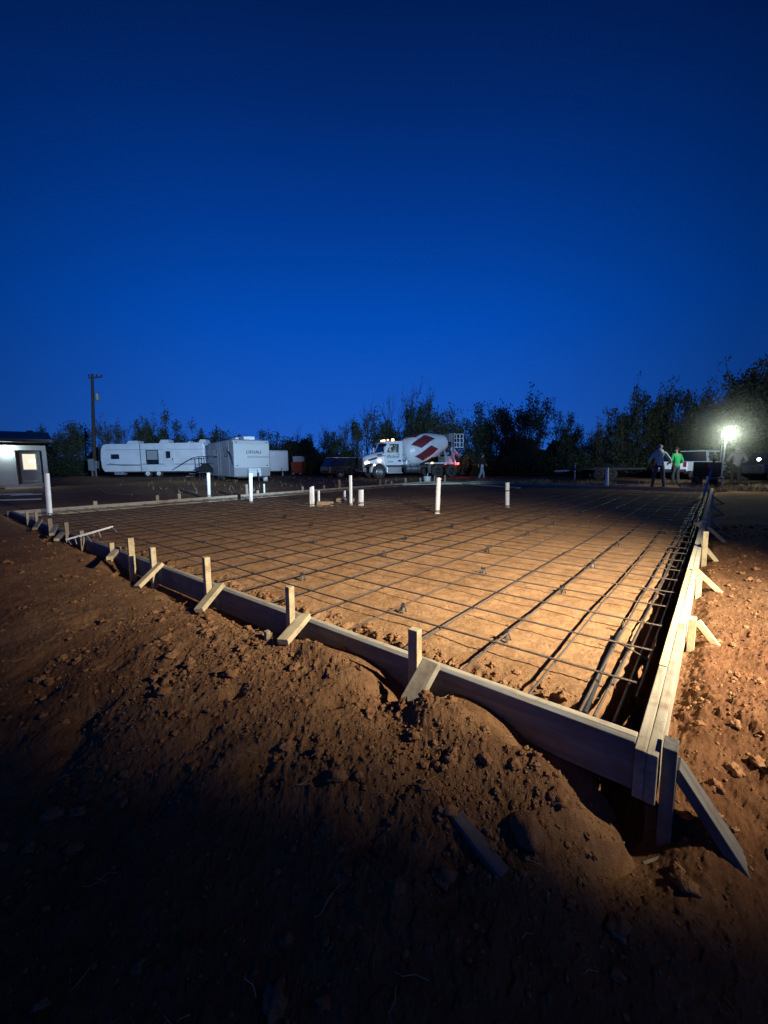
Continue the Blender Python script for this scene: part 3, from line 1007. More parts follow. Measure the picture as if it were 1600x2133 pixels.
# ------------------------------------------------------------------ lettering
def lettering(name, body, size, mat, parent, loc, rot, shear=0.0, extrude=.004, sx=1.0):
    cu = bpy.data.curves.new(name, 'FONT')
    cu.body = body; cu.size = size; cu.extrude = extrude; cu.shear = shear; cu.align_x = 'CENTER'; cu.align_y = 'CENTER'
    tmp = bpy.data.objects.new(name + '_tmp', cu); COL.objects.link(tmp)
    dg = bpy.context.evaluated_depsgraph_get()
    me = bpy.data.meshes.new_from_object(tmp.evaluated_get(dg))
    bpy.data.objects.remove(tmp)
    o = bpy.data.objects.new(name, me)
    me.materials.clear(); me.materials.append(mat)
    COL.objects.link(o); o.parent = parent; o.location = loc; o.rotation_euler = rot; o.scale = (sx, 1, 1)
    return o


def wheel(parent, c, r, w, side, name='wheel', rim_r=.58, rim_mat='steel'):
    """wheel with its axle along local y; side +1 shows its face to +y"""
    Mx = Matrix.Rotation(R(-90), 3, 'X') if side > 0 else Matrix.Rotation(R(90), 3, 'X')
    ty = MB().lathe([(-w / 2, r * .62), (-w / 2, r * .93), (-w * .42, r), (w * .42, r), (w / 2, r * .93), (w / 2, r * rim_r), (w * .2, r * rim_r * .97), (-w * .4, r * rim_r * .9)], M=Mx, n=28, cap=False)
    o = ty.build(name, M['rubber'], parent, loc=c, smooth=True, angle=50)
    rm = MB().lathe([(-w * .3, r * rim_r * .95), (w * .30, r * rim_r * .98), (w * .36, r * rim_r), (w * .30, r * rim_r * .86), (w * .12, r * rim_r * .72), (w * .22, r * .26), (w * .40, r * .2), (w * .42, r * .05)], M=Mx, n=24)
    ro = rm.build('rim', M[rim_mat], o, smooth=True, angle=40)
    return o


# ------------------------------------------------------------------ house at the left
DH = 22.0
hp = atd(65, 1018, DH)
hz = gz(hp.x, hp.y)
HA = R(42)
house = thing('house', 'grey house with a lit door window and porch lamp at the left edge', 'house', (hp.x, DH, hz), HA)


def hit(px, py):
    """where a sight line meets the plane of the house front, in the house's own x and z"""
    d = ray(px, py)
    n = Vector((math.sin(HA), -math.cos(HA), 0))
    tt = Vector((hp.x, DH, 0)).dot(n) / Vector((d.x, d.y, 0)).dot(n)
    return (d * tt - Vector((hp.x, DH, 0))).dot(Vector((math.cos(HA), math.sin(HA), 0))), CAMH + d.z * tt - hz


def hx(px): return hit(px, 970)[0]
def hzv(py, px=65): return hit(px, py)[1]


xl, xr = hx(-60), hx(99)
MB().box(((xl + hx(34)) / 2, 2.2, (hzv(934)) / 2 + .05), (hx(34) - xl, 4.4, hzv(934) - .1)).build('wall', M['grey_wall'], house)
MB().box(((hx(34) + xr) / 2, 2.75, hzv(934) / 2 + .05), (xr - hx(34) - .004, 3.3, hzv(934) - .1)).build('wall', M['grey_wall'], house)
m = MB().box(((xl + xr) / 2 - .01, -.03, (hzv(928) + hzv(938)) / 2), (xr - xl, .10, hzv(928) - hzv(938)))
m.box((hx(94.5), -.03, hzv(938) / 2), (hx(99) - hx(90), .10, hzv(938) - .002))
m.build('trim', M['trim'], house)
MB().prism([(-.75, hzv(922)), (-.75, hzv(916)), (2.3, hzv(905) + .28), (5.2, hzv(916)), (5.2, hzv(922))], 0, xr - xl + .35).build('roof', M['roof'], house, loc=(xr + .28, 0, 0), rot=(0, 0, R(90)))
MB().box(((xl + xr) / 2, -.72, hzv(920)), (xr - xl + .3, .08, .10)).build('gutter', M['dark_metal'], house)
MB().box(((xl + xr) / 2, .55, .12), (xr - xl, 1.5, .16)).build('porch_floor', M['wood_far'], house)
dz0, dz1 = hzv(1016), hzv(940)
d = MB()
dx0, dx1 = hx(43), hx(87)
wx0, wx1, wz0, wz1 = hx(49), hx(77), hzv(978), hzv(945)
for x0, x1, z0, z1 in ((dx0, dx1, dz0, wz0), (dx0, dx1, wz1, dz1), (dx0, wx0, wz0, wz1), (wx1, dx1, wz0, wz1)):
    d.box(((x0 + x1) / 2, 1.06, (z0 + z1) / 2), (x1 - x0, .05, z1 - z0))
door = d.build('door', M['door'], house)
fr = MB()
for x0, x1, z0, z1 in ((wx0 - .06, wx0, wz0 - .06, wz1 + .06), (wx1, wx1 + .06, wz0 - .06, wz1 + .06), (wx0, wx1, wz0 - .06, wz0), (wx0, wx1, wz1, wz1 + .06)):
    fr.box(((x0 + x1) / 2, 1.03, (z0 + z1) / 2), (x1 - x0, .03, z1 - z0))
fr.build('window_frame', M['trim'], door)
MB().box(((wx0 + wx1) / 2, 1.07, (wz0 + wz1) / 2), (wx1 - wx0, .02, wz1 - wz0)).build('lit_pane', M['room'], door)
MB().box((wx1 - .16, 1.052, (wz0 + wz1) / 2 + .05), (.22, .02, .11)).build('room_lamp', M['room_lamp'], door)
MB().box((hx(63), 1.02, hzv(1003)), (.62, .03, .05)).build('kick_bar', M['trim'], door)
MB().ball((hx(83), 1.0, hzv(985)), .04).build('door_knob', M['steel'], door)
for x0, x1 in ((hx(36), hx(42.5)), (hx(87.5), hx(90.5))):
    MB().box(((x0 + x1) / 2, 1.07, (dz0 + dz1) / 2), (max(.04, x1 - x0), .06, dz1 - dz0)).build('door_jamb', M['dark_metal'], house)
MB().box((hx(15), -.05, hzv(938)), (.34, .12, .14)).build('lamp_housing', M['trim'], house)
MB().box((hx(10), -.15, hzv(938.5)), (.20, .09, .13)).build('porch_lamp', M['porch'], house)
MB().box((hx(22), -.15, hzv(938.5)), (.20, .09, .13)).build('porch_lamp', M['porch'], house)
m = MB()
for k in range(3):
    m.box((hx(45) + .1 * k, -.35 - .34 * k, .02 - .10 * k), (1.5 + .2 * k, .36, .08))
m.build('porch_step', M['trim'], house)
for k, (px, py, w, lab) in enumerate(((20, 1029, 1.6, 'pale board lying on the ground below the house wall'), (52, 1030, 1.1, 'short pale board beside the house step'), (18, 1040, 2.0, 'long thin pale strip on the dirt between the house and the pad'))):
    p = un(px, py, -.1); z = gz(p.x, p.y)
    o = beam('loose_board', (p.x - w / 2, p.y, z + .03), (p.x + w / 2, p.y + .15, z + .06), .12, .04, M['trim']); tag(o, lab, 'board')

# ------------------------------------------------------------------ utility pole
DP = 36.0
b = atd(198, 998, DP); zb = gz(b.x, b.y)
pole = thing('utility_pole', 'tall leaning wooden utility pole with crossarm and meter boxes', 'utility pole', (b.x, DP, zb))
top = atd(192, 779, DP) - Vector((b.x, DP, zb))
MB().path([(0, 0, -.3), top * .5, top], [.165, .135, .10], 12).build('pole_shaft', M['pole_wood'], pole, smooth=True)
ut = top.normalized()
MB().bar(top - ut * .35 + Vector((-.28, -.1, 0)), top - ut * .30 + Vector((.95, -.1, .04)), .09, .11).build('crossarm', M['pole_wood'], pole)
for x in (-.2, .45, .88):
    MB().lathe([(0, .03), (.05, .06), (.09, .045), (.14, .06), (.19, .02)], top - ut * .26 + Vector((x, -.1, .02)), n=10).build('insulator', M['dark_metal'], pole, smooth=True)
q = top * .78
MB().lathe([(-.32, .16), (-.28, .19), (.28, .19), (.33, .12)], q + Vector((.42, -.05, 0)), n=14).build('transformer', M['box_grey'], pole, smooth=True)
MB().bar(q + Vector((.05, -.02, .18)), q + Vector((.55, -.02, .34)), .05, .06).build('bracket', M['dark_metal'], pole)
for (x0, x1, y0, y1), nm in (((191, 199.5, 956, 980), 'meter_box'), ((205, 209, 960, 976), 'breaker_box')):
    a, c = atd(x0, y1, DP), atd(x1, y0, DP)
    MB().box(((a.x + c.x) / 2 - b.x, -.27, (a.z + c.z) / 2 - zb), (c.x - a.x, .22, c.z - a.z)).build(nm, M['box_grey'], pole, bevel=.02)
MB().tube((-.02, -.22, 0), (-.05, -.22, 1.0), .04, n=8).build('riser_conduit', M['box_grey'], pole)
MB().tube((.3, -.2, 0), (.3, -.2, 1.1), .04, n=8).build('riser_conduit', M['box_grey'], pole)

# ------------------------------------------------------------------ long white trailer
D1 = 34.0
a = atd(212, 985, D1)
z1 = gz(a.x + 4, D1)
rv = thing('travel_trailer', 'long white travel trailer with rounded rear and dark framed windows', 'travel trailer', (a.x, D1, z1), R(-1.2))


def X1(px): return (px - 212) / FPX * D1
def Z1(py): return atd(320, py, D1).z - z1


zt, zb_ = Z1(924), Z1(982)
poly = [(.25, zb_), (X1(428), zb_), (X1(428), zt + .06), (.55, zt), (.22, zt - .12), (.06, zt - .5), (0, zt - 1.3), (.05, zb_ + .35)]
MB().prism(poly, 0, 2.5).build('body', M['rv_white'], rv, bevel=.05)
MB().box(((X1(298) + X1(427)) / 2, -.02, (zt + zb_) / 2 + .01), (X1(427) - X1(298), .09, zt - zb_ - .22)).build('slide_panel', M['rv_white'], rv, bevel=.02)
m = MB(); m.bar((.5, -.012, Z1(967)), (X1(297), -.012, Z1(968.5)), .02, .10); m.bar((X1(299), -.072, Z1(966.5)), (X1(426), -.072, Z1(967.5)), .02, .07)
m.path([(X1(231), -.015, Z1(964.5)), (X1(245), -.015, Z1(967.5)), (X1(262), -.015, Z1(969)), (X1(290), -.015, Z1(969))], [.02, .06, .05, .02], 6)
m.build('stripe', M['grey_band'], rv)
m = MB(); m.box(((X1(225) + X1(428)) / 2, -.075, Z1(936.5)), (X1(428) - X1(225), .02, .03)); m.box((X1(297.5), -.08, (zt + zb_) / 2), (.05, .03, zt - zb_ - .1))
m.build('seam_trim', M['grey_band'], rv)


def win(parent, x0, x1, z0, z1_, y, mat='dark_glass', fm='black_paint', f=.06):
    mm = MB()
    for xa, xb, za, zb2 in ((x0 - f, x0, z0 - f, z1_ + f), (x1, x1 + f, z0 - f, z1_ + f), (x0, x1, z0 - f, z0), (x0, x1, z1_, z1_ + f)):
        mm.box(((xa + xb) / 2, y, (za + zb2) / 2), (xb - xa, .05, zb2 - za))
    o = mm.build('window', M[fm], parent)
    MB().box(((x0 + x1) / 2, y + .008, (z0 + z1_) / 2), (x1 - x0, .03, z1_ - z0)).build('pane', M[mat], o)
    return o


win(rv, X1(236), X1(250), Z1(954), Z1(947), -.01)
w = win(rv, X1(310.5), X1(333), Z1(957.5), Z1(939), -.075, 'grey_wall')
win(rv, X1(310.5), X1(333), Z1(966), Z1(960), -.075)
dr = MB().box(((X1(345) + X1(367)) / 2, -.075, (Z1(934) + Z1(972)) / 2), (X1(367) - X1(345), .03, Z1(934) - Z1(972))).build('door', M['white_paint'], rv, bevel=.01)
win(dr, X1(352), X1(358), Z1(953), Z1(942), -.095)
MB().box((X1(364), -.10, Z1(957)), (.05, .05, .14)).build('handle', M['dark_metal'], dr)
for x0, x1, y0 in ((256, 283, 916.5), (325, 348, 914.8), (384, 395, 918.5), (408, 426, 915)):
    MB().prism([(X1(x0), zt), (X1(x1), zt), (X1(x1) - .1, Z1(y0)), (X1(x0) + .22, Z1(y0))], .7, 1.6).build('roof_vent', M['white_paint'], rv, bevel=.04)
for x in (308, 331):
    wheel(rv, (X1(x), .14, .30), .32, .2, -1, rim_mat='white_paint')
MB().box((X1(247), .3, zb_ - .14), (.75, .6, .26)).build('holding_tank', M['box_grey'], rv, bevel=.05)
m = MB(); m.box((X1(320), 1.25, zb_ - .05), (X1(420) - X1(225), 1.9, .1)); m.build('chassis', M['dark_metal'], rv)
m = MB(); m.path([(-.02, .3, zt - .08), (-.28, .3, zt - .1), (-.40, .3, zb_ + .1)], .022, 6); m.path([(-.02, 1.0, zt - .08), (-.28, 1.0, zt - .1), (-.40, 1.0, zb_ + .1)], .022, 6)
for k in range(6):
    m.tube((-.29 - .018 * k, .3, zt - .35 - .32 * k), (-.29 - .018 * k, 1.0, zt - .35 - .32 * k), .018, n=5)
m.build('rear_ladder', M['dark_metal'], rv)
# nose
MB().prism([(X1(424), zb_ + .1), (X1(452), zb_ + .05), (X1(455), zb_ + .7), (X1(453), zt - .55), (X1(448), zt - .22), (X1(438), zt - .1), (X1(424), zt - .12)], .1, 2.4).build('nose_cap', M['white_paint'], rv, smooth=True, bevel=.12)
win(rv, X1(447.5), X1(451), Z1(950), Z1(938), .085)
MB().ball((X1(453), .05, Z1(934)), .06).build('clearance_lamp', M['porch'], rv)

# steps platform with railing and the covered grill before it
DS = 31.0
a = atd(440, 985, DS); zs = gz(a.x, DS)
pf = thing('stair_platform', 'dark railed metal stair platform between the two white trailers', 'stair platform', (a.x, DS, zs))
def XS(px): return (px - 440) / FPX * DS
def ZS(py): return atd(440, py, DS).z - zs
m = MB()
for px in (416, 463):
    m.bar((XS(px), 0, 0), (XS(px), 0, ZS(951)), .05, .05, up=(1, 0, 0)); m.bar((XS(px), .9, 0), (XS(px), .9, ZS(951)), .05, .05, up=(1, 0, 0))
m.bar((XS(416), 0, ZS(951)), (XS(463), 0, ZS(951)), .06, .06); m.bar((XS(416), 0, ZS(965)), (XS(463), 0, ZS(965)), .04, .04)
m.bar((XS(416), 0, ZS(951)), (XS(416), .9, ZS(951)), .05, .05); m.bar((XS(463), 0, ZS(951)), (XS(463), .9, ZS(951)), .05, .05)
m.build('railing', M['dark_metal'], pf)
MB().box((0, .45, ZS(978)), (XS(463) - XS(416), 1.0, .08)).build('deck', M['wood_far'], pf)
m = MB()
for k in range(3): m.box((XS(405) - .26 * k, .45, ZS(981) - .2 * k), (.28, .9, .05))
m.build('tread', M['wood_far'], pf)
m = MB(); m.bar((XS(402), 0, ZS(954)), (XS(368), 0, ZS(974)), .05, .05); m.bar((XS(402), 0, ZS(954)), (XS(416), 0, ZS(951)), .05, .05); m.build('handrail', M['dark_metal'], pf)
a = atd(430, 988, 29.5); zg = gz(a.x, 29.5)
gr = thing('covered_grill', 'black hooded grill on legs standing before the stair platform', 'grill', (a.x, 29.5, zg))
MB().prism([(-.42, .55), (.42, .55), (.42, .85), (.25, 1.05), (.10, 1.22), (-.10, 1.22), (-.28, 1.05), (-.42, .85)], -.28, .28).build('hood', M['tarp'], gr, bevel=.06)
for sx in (-.36, .36):
    for sy in (-.22, .22):
        MB().bar((sx, sy, 0), (sx, sy, .56), .04, .04, up=(1, 0, 0)).build('leg', M['dark_metal'], gr)
MB().bar((-.5, -.3, .58), (.5, -.3, .58), .03, .03).build('handle', M['steel'], gr)

# ------------------------------------------------------------------ lettered trailer
D2 = 27.5
a = atd(527, 988, D2); z2 = gz(a.x, D2)
tr = thing('travel_trailer', 'white travel trailer with dark lettering on its blunt front', 'travel trailer', (a.x, D2, z2), R(-53))
zt = atd(527, 915, D2).z - z2; zb_ = .36
MB().prism([(0, zb_ + .08), (.02, zt - .35), (-.10, zt - .08), (-.35, zt), (-6.5, zt - .05), (-6.6, zb_), (-.1, zb_)], -1.22, 1.22).build('body', M['rv_old'], tr, bevel=.04)
MB().prism([(.022, zb_ + .06), (.03, zb_ + .62), (-.02, zb_ + .62), (-.03, zb_ + .06)], -1.2, 1.2).build('lower_band', M['grey_band'], tr)
lettering('front_lettering', 'DENALI', .30, M['navy'], tr, (.035, .12, zt - .86), (R(90), 0, R(90)), extrude=.008, sx=1.0)
MB().box((.018, .42, zt - 1.17), (.02, 1.5, .13)).build('faded_strip', M['grey_wall'], tr)
cv = MB().prism([(.12, zb_ + .0), (.52, zb_ + .0), (.52, zb_ + .42), (.42, zb_ + .60), (.12, zb_ + .60)], -.42, .42).build('bottle_cover', M['white_paint'], tr, bevel=.06)
MB().box((.535, .12, zb_ + .28), (.02, .04, .40)).build('cover_strap', M['dark_metal'], cv)
MB().prism([(0, -.06), (1.35, -.02), (1.35, .06), (0, .04)], -.07, .07).build('tow_hitch', M['dark_metal'], tr, loc=(0, 0, zb_))
MB().tube((1.1, 0, 0), (1.1, 0, zb_ + .3), .04).build('tongue_jack', M['dark_metal'], tr)
MB().box((-2.6, 0, zt + .12), (.9, .75, .26)).build('roof_vent', M['white_paint'], tr, bevel=.06)
MB().box((-.75, 0, zt + .10), (.8, .75, .24)).build('roof_vent', M['white_paint'], tr, bevel=.06)
for sy in (-1, 1):
    for z in (zt - .2, zb_ + .75):
        MB().box((.02, sy * 1.02, z), (.05, .10, .05)).build('corner_marker', M['black_paint'], tr)


def win_y(parent, x0, x1, za, zb2, y):
    mm = MB()
    f = .05
    for xa, xb, a1, b1 in ((x0 - f, x0, za - f, zb2 + f), (x1, x1 + f, za - f, zb2 + f), (x0, x1, za - f, za), (x0, x1, zb2, zb2 + f)):
        mm.box(((xa + xb) / 2, y, (a1 + b1) / 2), (xb - xa, .04, b1 - a1))
    o = mm.build('window', M['black_paint'], parent)
    MB().box(((x0 + x1) / 2, y, (za + zb2) / 2), (x1 - x0, .025, zb2 - za)).build('pane', M['dark_glass'], o)


win_y(tr, -1.9, -1.35, zt - 1.1, zt - .55, -1.235)
win_y(tr, -4.9, -3.9, zt - 1.1, zt - .5, -1.235)
m = MB().path([(-1.2, -1.235, zt - .75), (-.7, -1.235, zt - .95), (-.35, -1.235, zt - 1.3), (-.2, -1.235, zt - 1.7)], [.03, .06, .05, .02], 6); m.build('swoosh', M['navy'], tr)
m = MB()
for x in (-1.05, -3.1, -3.75): m.box((x, -1.235, (zt + zb_) / 2), (.03, .02, zt - zb_ - .2))
m.build('door_seam', M['grey_band'], tr)
for x in (-3.4, -4.2):
    wheel(tr, (x, -1.05, .34), .34, .2, -1); wheel(tr, (x, 1.05, .34), .34, .2, 1)
MB().box((-3.3, 0, zb_ - .04), (6.2, 1.9, .08)).build('chassis', M['dark_metal'], tr)
# gas bottle
a = un(553, 1000, -.1); D = 29.0; a = atd(553, 1001, D); zg = gz(a.x, D)
gb = thing('gas_bottle', 'white gas bottle standing in the dirt under the lettered trailer front', 'gas bottle', (a.x, D, zg))
MB().lathe([(0, .10), (.04, .15), (.10, .165), (.34, .165), (.42, .13), (.46, .05), (.50, .04)], n=16).build('bottle_body', M['white_paint'], gb, smooth=True)
MB().lathe([(.44, .11), (.58, .11), (.58, .10), (.44, .10)], n=12, cap=False).build('collar', M['white_paint'], gb)
MB().tube((0, 0, .48), (0, 0, .55), .03).build('valve', M['steel'], gb)

# ------------------------------------------------------------------ cargo trailer, tank and bin
D3 = 38.0
a = atd(580, 982, D3); z3 = gz(a.x, D3)
ct = thing('cargo_trailer', 'plain white enclosed cargo trailer right of the lettered trailer', 'cargo trailer', (a.x + .1, D3, z3), R(-58))
zt = atd(580, 938, D3).z - z3
MB().prism([(0, .45), (0, zt - .1), (-.1, zt), (-3.6, zt), (-3.6, .45)], -.85, .85).build('body', M['white_paint'], ct, bevel=.04)
m = MB()
for sy in (-.85, .85): m.box((-.02, sy * .99, (zt + .45) / 2), (.08, .05, zt - .5))
m.box((.0, 0, zt - .1), (.06, 1.7, .08)); m.build('corner_trim', M['alu'], ct)
for sy in (-1, 1): wheel(ct, (-1.9, sy * .8, .33), .33, .2, sy)
MB().prism([(0, .32), (1.1, .34), (1.1, .42), (0, .46)], -.06, .06).build('tow_hitch', M['dark_metal'], ct)
MB().tube((.95, 0, 0), (.95, 0, .75), .035).build('tongue_jack', M['white_paint'], ct)
MB().box((-1.8, 0, .42), (3.6, 1.6, .08)).build('chassis', M['dark_metal'], ct)
D4 = 41.0
a = atd(622, 981, D4); z4 = gz(a.x, D4)
bn = thing('skip_bin', 'orange red bin on a low trailer beside the cargo trailer', 'bin', (a.x, D4, z4), R(-8))
zm = atd(622, 963, D4).z - z4
MB().prism([(-.5, .22), (.5, .22), (.58, zm), (-.58, zm)], -.55, .55).build('bin_body', M['orange_bin'], bn)
for sx in (-.38, .38): wheel(bn, (sx, -.6, .2), .2, .12, -1)
MB().bar((.5, -.1, .3), (1.5, -.1, .3), .06, .06).build('drawbar', M['dark_metal'], bn)
tk = thing('caged_tank', 'pale caged liquid tank set on the orange red bin', 'tank', (a.x + .05, D4, z4 + zm + .003), R(-8))
zc = atd(622, 950, D4).z - z4 - zm
MB().box((0, 0, zc / 2), (.92, .9, zc - .06)).build('tank_body', M['white_paint'], tk, bevel=.06)
m = MB()
for k in range(5):
    x = -.47 + .235 * k; m.bar((x, -.48, 0), (x, -.48, zc), .02, .02, up=(1, 0, 0)); m.bar((.48, -.47 + .235 * k, 0), (.48, -.47 + .235 * k, zc), .02, .02, up=(1, 0, 0))
for k in range(4):
    z = .02 + (zc - .03) * k / 3; m.bar((-.48, -.48, z), (.48, -.48, z), .02, .02); m.bar((.48, -.48, z), (.48, .48, z), .02, .02)
m.build('cage', M['steel'], tk)


# ------------------------------------------------------------------ cars
def car_body(poly, w, cabin, name, mat, parent, tumble=.12):
    """lower body prism plus a tumblehome cabin with glass set into it"""
    MB().prism(poly, -w / 2, w / 2).build('body', mat, parent, bevel=.06)


D5 = 34.0
a = atd(671, 984, D5); z5 = gz(a.x, D5)
car = thing('parked_car', 'dark boxy estate car parked half behind the mixer nose', 'car', (a.x + .25, D5, z5), R(32))
MB().prism([(0, .42), (0, .95), (.06, 1.02), (3.5, 1.04), (4.75, .95), (4.9, .75), (4.9, .42), (4.4, .32), (.3, .32)], -.95, .95).build('body', M['black_paint'], car, bevel=.06)
m = MB(); m.add([(.08, -.9, 1.02), (3.6, -.9, 1.03), (2.9, -.74, 1.62), (.35, -.74, 1.64), (.08, .9, 1.02), (3.6, .9, 1.03), (2.9, .74, 1.62), (.35, .74, 1.64)], [(0, 1, 2, 3), (7, 6, 5, 4), (0, 3, 7, 4), (1, 5, 6, 2), (3, 2, 6, 7)])
cab = m.build('cabin', M['dark_glass'], car)
for x0, x1 in ((.1, .36), (1.25, 1.3), (2.3, 2.32), (3.56, 2.88)): MB().bar((x0, -.905, 1.02), (x1, -.745, 1.63), .09, .02, up=(0, 1, 0)).build('pillar', M['black_paint'], cab)
MB().box((1.62, 0, 1.65), (2.6, 1.5, .06)).build('roof', M['black_paint'], car, bevel=.03)
m = MB(); m.bar((.4, -.68, 1.72), (2.6, -.68, 1.71), .04, .03); m.bar((.4, .68, 1.72), (2.6, .68, 1.71), .04, .03); m.build('roof_rail', M['alu'], car)
for x in (.95, 3.85):
    for s in (-1, 1): wheel(car, (x, s * .86, .37), .37, .24, s)
for s in (-.8, .8): MB().box((-.02, s, .85), (.04, .16, .2)).build('tail_lamp', M['dim_red'], car)
MB().box((-.06, 0, .5), (.14, 1.8, .2)).build('bumper', M['dark_metal'], car, bevel=.03)

D6 = 25.0
a = atd(1412, 1000, D6); z6 = gz(a.x, D6)
pk = thing('pickup_truck', 'white pickup truck parked behind the man in the green shirt', 'pickup truck', (a.x - .55, D6 + .0, z6), R(24))
MB().prism([(0, .55), (0, 1.12), (2.0, 1.14), (2.02, .55)], -.97, .97).build('bed', M['white_paint'], pk, bevel=.04)
MB().prism([(2.04, .5), (2.04, 1.14), (4.1, 1.16), (5.5, 1.06), (5.75, .9), (5.75, .5)], -.97, .97).build('body', M['white_paint'], pk, bevel=.05)
m = MB(); m.add([(2.06, -.93, 1.14), (4.3, -.93, 1.16), (3.6, -.76, 1.74), (2.25, -.76, 1.76), (2.06, .93, 1.14), (4.3, .93, 1.16), (3.6, .76, 1.74), (2.25, .76, 1.76)], [(0, 1, 2, 3), (7, 6, 5, 4), (0, 3, 7, 4), (1, 5, 6, 2), (3, 2, 6, 7)])
cab = m.build('cabin_glass', M['dark_glass'], pk)
for A_, B_, w_ in (((2.14, -.94, 1.13), (2.32, -.77, 1.76), .28), ((3.25, -.945, 1.14), (3.1, -.77, 1.75), .07), ((4.3, -.94, 1.15), (3.6, -.77, 1.74), .09)):
    MB().bar(A_, B_, w_, .02, up=(0, 1, 0)).build('pillar', M['white_paint'], cab)
MB().bar((2.22, -.77, 1.73), (3.62, -.77, 1.72), .03, .07).build('roof_rail', M['white_paint'], cab)
MB().box((2.92, 0, 1.775), (1.42, 1.54, .06)).build('roof', M['white_paint'], pk, bevel=.03)
d = MB().box((2.62, -.98, .86), (1.05, .012, .52)).build('door', M['white_paint'], pk)
MB().box((2.3, -1.0, 1.02), (.42, .03, .05)).build('handle', M['black_paint'], d)
for x in (1.0, 4.65):
    for s in (-1, 1): wheel(pk, (x, s * .86, .39), .39, .26, s)
MB().box((2.9, 0, .45), (5.4, 1.6, .14)).build('chassis', M['dark_metal'], pk)
for s in (-.85, .85): MB().box((-.02, s, .95), (.05, .16, .3)).build('tail_lamp', M['dim_red'], pk)
MB().box((-.12, 0, .58), (.2, 1.9, .18)).build('bumper', M['chrome'], pk, bevel=.03)

# dark flatbed with junk on it
D7 = 27.5
a = atd(1262, 1001, D7); z7 = gz(a.x, D7)
fb = thing('flatbed_trailer', 'dark flatbed trailer with twin tyres standing before the trees', 'flatbed trailer', (a.x, D7, z7), R(-3))
MB().box((.3, .9, .72), (4.9, 2.0, .12)).build('deck', M['dark_metal'], fb)
m = MB(); m.bar((-2.2, .6, .62), (-3.1, .85, .56), .09, .1); m.bar((-2.2, 1.2, .62), (-3.1, .95, .56), .09, .1); m.build('drawbar', M['alu'], fb)
MB().tube((-2.0, .2, 0), (-2.0, .2, 1.15), .035).build('jack_post', M['alu'], fb)
for x in (-.55, .3):
    wheel(fb, (x, -.05, .37), .37, .24, -1, rim_mat='dark_metal'); wheel(fb, (x, 1.85, .37), .37, .24, 1, rim_mat='dark_metal')
m = MB(); m.box((-.12, -.1, .83), (1.75, .3, .05)); m.build('fender', M['black_paint'], fb)
for k, (x, s, lab) in enumerate(((.35, (1.1, .9, .42), 'dark bundle of gear on the flatbed above its wheels'), (1.55, (.7, .8, .5), 'dark crate of gear on the right half of the flatbed'))):
    m = MB(); V, F = ico(.5, 3, 90 + k, .5)
    o = bpy.data.objects.new('gear_bundle', quick_mesh('gear_bundle', (V * [s]).tolist(), F.tolist(), [M['tarp']])); COL.objects.link(o)
    o.location = fb.location + Vector((x, .85, .78 + s[2] * .3)); tag(o, lab, 'bundle')
# white shed wall behind the right hand trees
D8 = 41.0
a = atd(1285, 985, D8)
sh = thing('shed', 'pale shed wall half hidden behind the leaning right hand trees', 'shed', (a.x, D8, gz(a.x, D8)), R(-6))
x0, x1 = (1258 - 1285) / FPX * D8, (1330 - 1285) / FPX * D8
MB().box(((x0 + x1) / 2, 1.5, 1.35), (x1 - x0, 3, 2.7)).build('wall', M['grey_wall'], sh)
MB().prism([(-.2, 2.7), (3.2, 2.7), (1.5, 3.2)], -(x1 + .2), -(x0 - .2)).build('roof', M['roof'], sh, rot=(0, 0, R(90)))
MB().box((x0 + 1.2, -.01, 1.0), (.9, .03, 2.0)).build('door', M['door'], sh)
# light tower in the far right corner
D9 = 16.3
a = atd(1484, 1012, D9); z9 = gz(a.x, D9)
lt = thing('light_tower', 'dark towed generator with red tail lamp and a blazing floodlight on its mast', 'light tower', (a.x, D9, z9), R(-8))
MB().box((.04, .5, .78), (.58, .9, .62)).build('generator_box', M['tarp'], lt, bevel=.04)
MB().box((.04, .5, .42), (.64, 1.0, .08)).build('chassis', M['dark_metal'], lt)
for s in (-1, 1):
    Wh = wheel(lt, (.04 + s * .34, .5, .26), .26, .16, s, rim_mat='dark_metal'); Wh.rotation_euler = (0, 0, R(-90)); 
for s in (-.22, .36):
    MB().tube((s, .0, 0), (s, .0, .5), .03).build('stabiliser', M['alu'], lt)
MB().box((-.15, .035, .92), (.12, .03, .16)).build('tail_lamp', M['dim_red'], lt)
LP = atd(1506, 905, D9 + .5) - Vector((a.x, D9, z9))
mast_x = LP.x
MB().tube((mast_x * .92, .5, .4), (LP.x, .5, LP.z - .08), .03).build('mast', M['steel'], lt)
MB().tube((mast_x * .92 - .13, .42, .4), (mast_x * .92 - .13, .42, 1.75), .02).build('mast_brace', M['steel'], lt)
hd = MB().box((LP.x + .02, .58, LP.z), (.36, .12, .24)).build('flood_head', M['dark_metal'], lt, bevel=.02)
MB().box((LP.x - .0, .505, LP.z), (.30, .02, .18)).build('flood_panel', M['lamp_white'], hd)
MB().ball((LP.x - .02, .45, LP.z), .15, 14, sc=(1.25, .5, .8)).build('flood_bulb', M['lamp_white'], hd)
LAMP2 = Vector((a.x, D9, z9)) + Matrix.Rotation(R(-8), 3, 'Z') @ Vector((LP.x - .05, .28, LP.z + .02))
